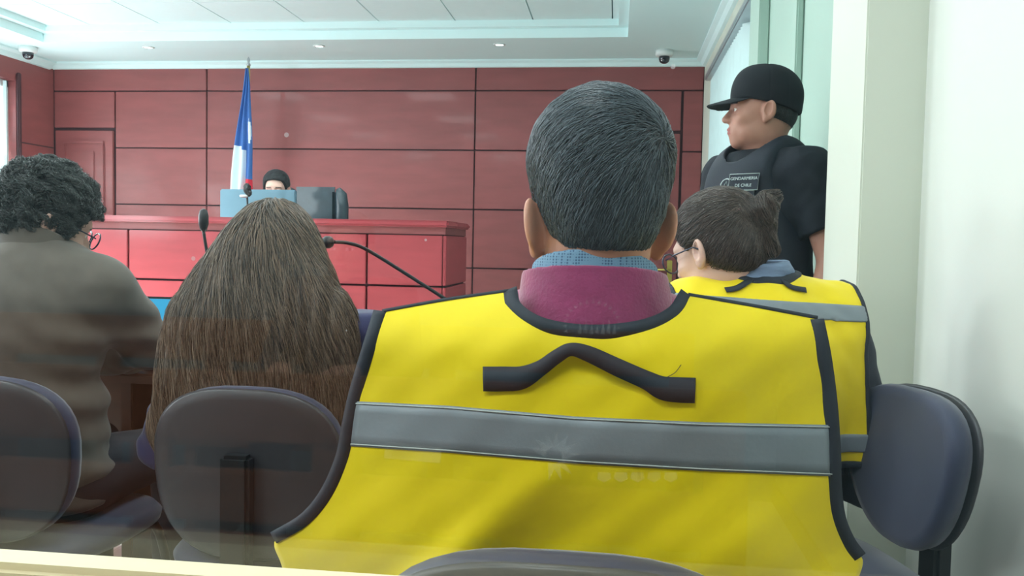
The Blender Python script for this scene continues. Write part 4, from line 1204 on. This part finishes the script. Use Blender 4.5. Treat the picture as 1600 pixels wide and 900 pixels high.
regg = hairline(back=-0.058, side=0.0, front=0.06, burn=0.03)
def gh(p):
    q = hd.loc(p)
    return smax(hd.cran(q)-.003, regg(q), .006)
hm = sdf_obj('hair', lambda p: smax(gh(p), hd.loc(p)[:, 2]-.02, .003), hd.pos-[.14, .17, .12], hd.pos+[.14, .17, .05], .003, M['hb_black'], bo)
rt = sample_surface(hm, 3500, lambda v: v[:, 2] > -9, 13)
strands('hair_strands', gh, rt, lambda p: np.tile(np.array([0, 0, -1], np.float32), (len(p), 1)), 2, .004, M['hair_black'], hm, radius=.0003, seed=14, jitter=.3)
# embroidered patches on the chest
def patch(o, px, py, w, h, lines, size, name='name_patch', round_=False):
    hit = ray_px(o, px, py)
    if hit is None: return
    p, n = hit
    z = Vector(n).normalized(); up = Vector((0, 0, 1)); x = up.cross(z).normalized(); y = z.cross(x)
    mat = Matrix(((x.x, y.x, z.x, p[0]+n[0]*.004), (x.y, y.y, z.y, p[1]+n[1]*.004), (x.z, y.z, z.z, p[2]+n[2]*.004), (0, 0, 0, 1)))
    b = MB()
    if round_:
        b.lathe([(w, -.002), (w, .001), (w-.003, .0015), (.0005, .0015)], n=24)
        pl = b.build(name, M['vest_black'], o)
        r = MB(); r.tube([(math.cos(a)*w, math.sin(a)*w, .0015) for a in [2*math.pi*k/32 for k in range(33)]], .0022, 6, caps=False)
        r.tube([(-w*.6, -w*.5, .002), (0, w*.65, .002), (w*.6, -w*.5, .002), (-w*.6, -w*.5, .002)], .0018, 6)
        r.tube([(-w*.3, -w*.15, .002), (w*.3, -w*.15, .002)], .0018, 6)
        e = r.build('emblem', M['patch_line'], pl)
    else:
        b.box((-w, -h, -.002), (w, h, .001), bev=.001)
        pl = b.build(name, M['vest_black'], o)
        r = MB(); r.tube([(-w, -h, .001), (w, -h, .001), (w, h, .001), (-w, h, .001), (-w, -h, .001)], .0014, 6)
        r.build('patch_border', M['patch_line'], pl)
    for i, tx in enumerate(lines):
        cu = bpy.data.curves.new('patch_lettering', 'FONT'); cu.body = tx; cu.size = size; cu.align_x = 'CENTER'; cu.align_y = 'CENTER'; cu.extrude = .0006
        cu.materials.append(M['patch_line'])
        tmp = bpy.data.objects.new('tmp', cu); COL.objects.link(tmp); bpy.context.view_layer.update()
        me = bpy.data.meshes.new_from_object(tmp.evaluated_get(bpy.context.evaluated_depsgraph_get())); bpy.data.objects.remove(tmp)
        t = link(bpy.data.objects.new('patch_lettering', me), pl); t.location = (0, h*(.42-.84*i) if len(lines) > 1 else 0, .0018)
    pl.matrix_local = mat
    return pl
patch(gvo, 1163, 285, .050, .026, ['GENDARMERIA', 'DE CHILE'], .0135)
patch(gvo, 1136, 292, .024, .024, [], .01, 'round_badge', True)
patch(gvo, 1158, 303, .045, .009, [], .01, 'narrow_patch')

# ------------------------------------------------------------------ judge behind the monitor
Jj = kscale(SEAT, 1.17, .55)
bo, hd, torso, arms, topf, jf = person('person', (-2.437, 6.02, 0.2), math.pi, 'judge with dark hair looking down behind the monitor on the bench', Jj,
    dict(pos=(0, .03, 1.309), yaw=math.radians(10), pitch=math.radians(8), scale=(1, 1, 1)), skin_m=M['skin_pale'], top=('suit', M['suit'], .018), neckcut=1.20, h_head=.005, h_cloth=.012, h_body=.014)
regj = hairline(back=-0.05, side=0.0, front=0.078, burn=0.0)
def jh(p):
    q = hd.loc(p)
    return smax(smin(hd.cran(q), hd.facef(q)+.006, .03)-.014-.002*wob(p, 80, 1), regj(q), .01)
hm = sdf_obj('hair', jh, hd.pos-[.14, .17, .12], hd.pos+[.14, .17, .18], .005, M['hb_black'], bo)
rt = sample_surface(hm, 4000, lambda v: v[:, 2] > -9, 15)
strands('hair_strands', jh, rt, lambda p: np.tile(np.array([.5, .4, -.6], np.float32), (len(p), 1)), 3, .008, M['hair_black'], hm, radius=.0006, seed=16, jitter=.3)

# judge's chair
t = empty('judge_chair', (-2.34, 6.12, 0.2), math.pi-0.12, 'dark padded high-backed leather chair behind the bench', 'chair')
b = MB().box((-.20, -.36, .52), (.20, -.27, 1.36), bev=.04); b.build('backrest', M['leather'], t)
for s in (-1, 1): MB().tube([(s*.215, -.31, .58), (s*.225, -.31, .66), (s*.225, -.31, 1.22), (s*.215, -.31, 1.30), (s*.19, -.31, 1.345)], [.02, .045, .048, .045, .02], 16).build('side_bolster', M['leather'], t)
MB().box((-.25, -.26, .42), (.25, .26, .52), bev=.04).build('seat', M['leather'], t)
for s in (-1, 1): MB().tube(spline([(s*.29, -.2, .5), (s*.31, -.15, .68), (s*.31, .15, .70), (s*.29, .2, .5)], 6), .022).build('armrest', M['black_plastic'], t)
b = MB().lathe([(.03, .06), (.03, .42)], n=16)
for k in range(5):
    a = 2*math.pi*k/5; b.tube([(0, 0, .09), (math.cos(a)*.28, math.sin(a)*.28, .06)], [.03, .018]); b.lathe([(.001, 0), (.025, .005), (.025, .045), (.001, .05)], (math.cos(a)*.28, math.sin(a)*.28, 0), 12)
b.build('base', M['black_plastic'], t)
# monitor on the bench's inner desk
t = empty('computer_monitor', (-2.43, 5.66, 1.0005), 0, 'wide blue-grey computer monitor on the bench, its back to the room', 'monitor')
MB().box((-.27, -.012, .17), (.27, .018, .487), bev=.008).build('screen_back', M['monitor'], t)
MB().box((-.03, -.03, .0), (.03, -.013, .34), bev=.006).build('stand', M['monitor'], t)
MB().lathe([(.10, 0), (.10, .008), (.03, .014)]).build('foot', M['monitor'], t)
# small microphone in front of it
mp = at(386, 302, 5.36)
t = empty('bench_microphone', (mp[0], 5.36, 1.2855), 0, 'small dark microphone on the bench top in front of the monitor', 'microphone')
zt = mp[2]-1.2855
MB().lathe([(.035, 0), (.035, .012), (.012, .018)]).build('base', M['black_plastic'], t)
MB().tube([(0, 0, .012), (.004, 0, zt*.5), (0, 0, zt)], .006).build('stem', M['black_plastic'], t)
sdf_obj('foam_head', lambda p, z=zt: union([ell((0, 0, z+.03), (.024, .024, .035)), ell((.012, 0, z+.0), (.02, .02, .02))], .01)(p)-.004*wob(p, 130, 1), (-.06, -.06, zt-.05), (.06, .06, zt+.09), .004, M['black_plastic'], t)
MB().lathe([(.020, -.008), (.026, -.004), (.026, .006), (.018, .01)], (-.018, -.01, zt-.02)).build('collar_ring', M['white_plastic'], t)

# ------------------------------------------------------------------ flag on its pole
t = empty('flag', (-3.15, 7.12, 0.2), 0, 'furled blue, white and red flag with a white star on a pole behind the bench', 'flag')
MB().tube([(0, 0, .03), (0, 0, 2.44)], .014).build('pole', M['brass'], t)
MB().lathe([(.17, 0), (.17, .02), (.05, .05), (.02, .08)]).build('base', M['brass'], t)
MB().lathe([(.012, 2.42), (.02, 2.43), (.008, 2.45), (.014, 2.475), (.001, 2.50)]).build('finial', M['metal'], t)
rows = []; nz_, na = 44, 60
for i in range(nz_):
    v_ = i/(nz_-1); z = 2.40-v_*1.28
    wL = np.interp(v_, [0, .1, .35, .7, 1], [.018, .036, .075, .125, .150]); wR = np.interp(v_, [0, .1, .35, .7, 1], [.012, .03, .038, .055, .07])
    row = []
    for j in range(na):
        a = j/(na-1)
        x = -wL+(wL+wR)*a; y = -.02-.030*v_-.022*(.3+v_)*math.sin(a*math.pi*5+v_*1.2)
        row.append((x+.006*math.sin(v_*9+a*4), y, z-.03*a*v_))
    rows.append(row)
def fm(i, j):
    v_, a = i/(nz_-1), j/(na-1)
    if (a-.86)**2/.10**2+(v_-.40)**2/.075**2 < 1 : return 1
    if a < .60 and v_ > .49+.05*a: return 1
    if v_ > .72: return 2 if a > .60 else 1
    return 0
MBf = MB().grid(rows, mi=fm)
MBf.build('flag_cloth', None, t, mats=[M['blue'], M['white'], M['red']], solid=.002, off=0)

# ------------------------------------------------------------------ counsel desk and what stands on it
DX = -2.0
t = empty('desk', (-1.55, 2.72, 0), 0, 'long dark wooden desk in front of the seated people', 'desk')
MB().box((-1.5, -.36, .72), (1.75, .36, .75), bev=.006).build('desk_top', M['dark_wood'], t)
MB().box((-1.42, .25, .05), (1.68, .28, .72)).build('modesty_panel', M['dark_wood'], t)
for x in (-1.44, .1, 1.68): MB().box((x-.018, -.30, 0), (x+.018, .30, .72), bev=.003).build('leg', M['dark_wood'], t)
lp = at(215, 495, 2.62)
t = empty('laptop', (lp[0], 2.55, .7505), 0, 'open laptop with a bright blue screen between the two seated people', 'laptop')
MB().box((-.17, -.12, 0), (.17, .11, .016), bev=.004).build('keyboard_base', M['black_plastic'], t)
b = MB().box((-.17, .115, .012), (.17, .123, .205), bev=.003); b.build('lid', M['black_plastic'], t)
MB().box((-.158, .112, .028), (.158, .1145, .198)).build('screen', M['screen'], t)
def gooseneck(base, pts, r, label, cap):
    t = empty('gooseneck_microphone', base, 0, label, 'microphone', 'gooseneck microphones on the desk')
    MB().lathe([(.055, 0), (.055, .02), (.045, .03), (.014, .036)]).build('base', M['black_plastic'], t)
    L_ = [np.array(p)-np.array(base) for p in pts]
    MB().tube(spline(L_, 8), r, 10).build('gooseneck', M['black_plastic'], t)
    a, e = [np.array(p)-np.array(base) for p in cap]
    MB().tube([a, a+(e-a)*.12, a+(e-a)*.35, a+(e-a)*.7, a+(e-a)*.92, e], [.006, .013, .0175, .0175, .013, .004], 14).build('capsule', M['black_plastic'], t)
    return t
p1, p2, p3, p4 = at(329, 440, 2.9), at(324, 400, 2.9), at(318, 362, 2.9), at(318, 326, 2.9)
gooseneck((p1[0]+.01, 2.88, .7505), [(p1[0]+.01, 2.88, .785), p1, p2, p3], .0055, 'upright gooseneck microphone left of the long-haired person', (p3, p4))
mb = at(745, 500, 2.42)
q1, q2, q3, q4, q5, q6 = at(700, 470, 2.40), at(630, 425, 2.37), at(573, 390, 2.34), at(545, 380, 2.32), at(522, 378, 2.3), at(503, 379, 2.29)
gooseneck((mb[0]+.02, 2.45, .7505), [(mb[0]+.02, 2.45, .785), (mb[0]+.02, 2.44, .90), mb, q1, q2, q3, q4, q5], .0052, 'gooseneck microphone bending left, right of the long-haired person', (q5, q6))
cp_ = at(180, 586, 2.50)
t = tag(MB().prism([(-.016, 0), (.016, 0), (0, .036)], 'y', -.03, .03).build('folded_card', M['paper'], None), 'small pale folded card glimpsed standing on the desk', 'card')
t.location = (cp_[0], 2.5, .7505)  # added pale shape in place of light seen through a triangular gap

# ------------------------------------------------------------------ public gallery behind the glass (seen as reflections)
for i, yb in enumerate((-1.15, -2.45)):
    t = empty('gallery_bench', (-2.3, yb, 0), 0, ('nearer' if i == 0 else 'farther')+' slatted wooden bench of the public gallery, reflected in the glass', 'bench', 'gallery benches')
    MB().box((-2.6, -.05, .66), (2.6, -.02, .83), bev=.006).build('back_rail', M['bench_brown'], t)
    MB().box((-2.6, -.05, .46), (2.6, -.02, .59), bev=.006).build('back_rail', M['bench_brown'], t)
    MB().box((-2.6, 0.0, .42), (2.6, .40, .45), bev=.006).build('seat', M['bench_brown'], t)
    for k in range(12): MB().box((-2.55+k*.46, -.05, .0), (-2.45+k*.46, -.021, .66), bev=.004).build('post', M['bench_brown'], t)
    for k in range(4): MB().box((-2.4+k*1.6, .02, 0), (-2.36+k*1.6, .38, .42), bev=.004).build('leg', M['bench_brown'], t)

vx = at(548, 330, 3.05)
bo, hd, torso, arms, topf, jf = person('person', (vx[0], -2.25, 0), 0, 'visitor in dark clothes sitting on the gallery bench, seen only as a dark reflection', kscale(SEAT, .93, .55),
    dict(pos=(0, .02, 1.12), scale=(.97, .97, 1)), skin_m=M['skin_tan'], top=('shirt', M['dark_cloth'], .015), neckcut=1.02, h_head=.006, h_cloth=.014, h_body=.014)
def vh(p):
    q = hd.loc(p)
    return smax(smin(hd.cran(q), hd.facef(q)+.006, .03)-.014-.002*wob(p, 80, 1), regj(q), .01)
sdf_obj('hair', vh, hd.pos-[.14, .17, .12], hd.pos+[.14, .17, .18], .006, M['hb_black'], bo)

# faint worn print left on the glass
def residue():
    m = bpy.data.materials.new('worn_print'); m.use_nodes = True
    N = m.node_tree.nodes; L = m.node_tree.links
    for n in list(N): N.remove(n)
    out = N.new('ShaderNodeOutputMaterial'); tr = N.new('ShaderNodeBsdfTransparent'); df = N.new('ShaderNodeBsdfDiffuse'); df.inputs[0].default_value = (.85, .88, .86, 1)
    tc = N.new('ShaderNodeTexCoord'); nz = N.new('ShaderNodeTexNoise'); nz.inputs['Scale'].default_value = 70
    ml = N.new('ShaderNodeMath'); ml.operation = 'MULTIPLY'; ml.inputs[1].default_value = .10
    mix = N.new('ShaderNodeMixShader'); L.new(tc.outputs['Object'], nz.inputs['Vector']); L.new(nz.outputs['Fac'], ml.inputs[0]); L.new(ml.outputs[0], mix.inputs[0])
    L.new(tr.outputs[0], mix.inputs[1]); L.new(df.outputs[0], mix.inputs[2]); L.new(mix.outputs[0], out.inputs[0])
    return m
yg = YG-.0056
def gpt(x, y): return at(x, y, yg)
b = MB()
def fan(pts):
    vs = [b.bm.verts.new(tuple(gpt(x, y))) for x, y in pts]; b.bm.faces.new(vs)
for k in range(16):                       # broken spiky ring
    a0 = math.radians(-200+k*13.5); a1 = a0+math.radians(9)
    fan([(925+40*math.cos(a0), 508+34*math.sin(a0)), (925+40*math.cos(a1), 508+34*math.sin(a1)), (925+47*math.cos((a0+a1)/2), 508+41*math.sin((a0+a1)/2))])
for k in range(7): fan([(902+k*9, 522-3*(k % 2)), (909+k*9, 522), (907+k*9, 503-5*math.sin(k*1.7))])
for k in range(11):
    a = math.radians(200+k*26); fan([(865+14*math.cos(a-.5), 712+14*math.sin(a-.5)), (865+14*math.cos(a+.5), 712+14*math.sin(a+.5)), (865+44*math.cos(a), 712+40*math.sin(a))])
for k in range(5): fan([(935+k*26, 738), (953+k*26, 738), (955+k*26, 748), (944+k*26, 754), (933+k*26, 748)])
fan([(602, 690), (690, 700), (688, 724), (600, 716)])
wp = b.build('worn_print', residue(), w_glass, recalc=False)
wp.location = (0, -YG, 0)
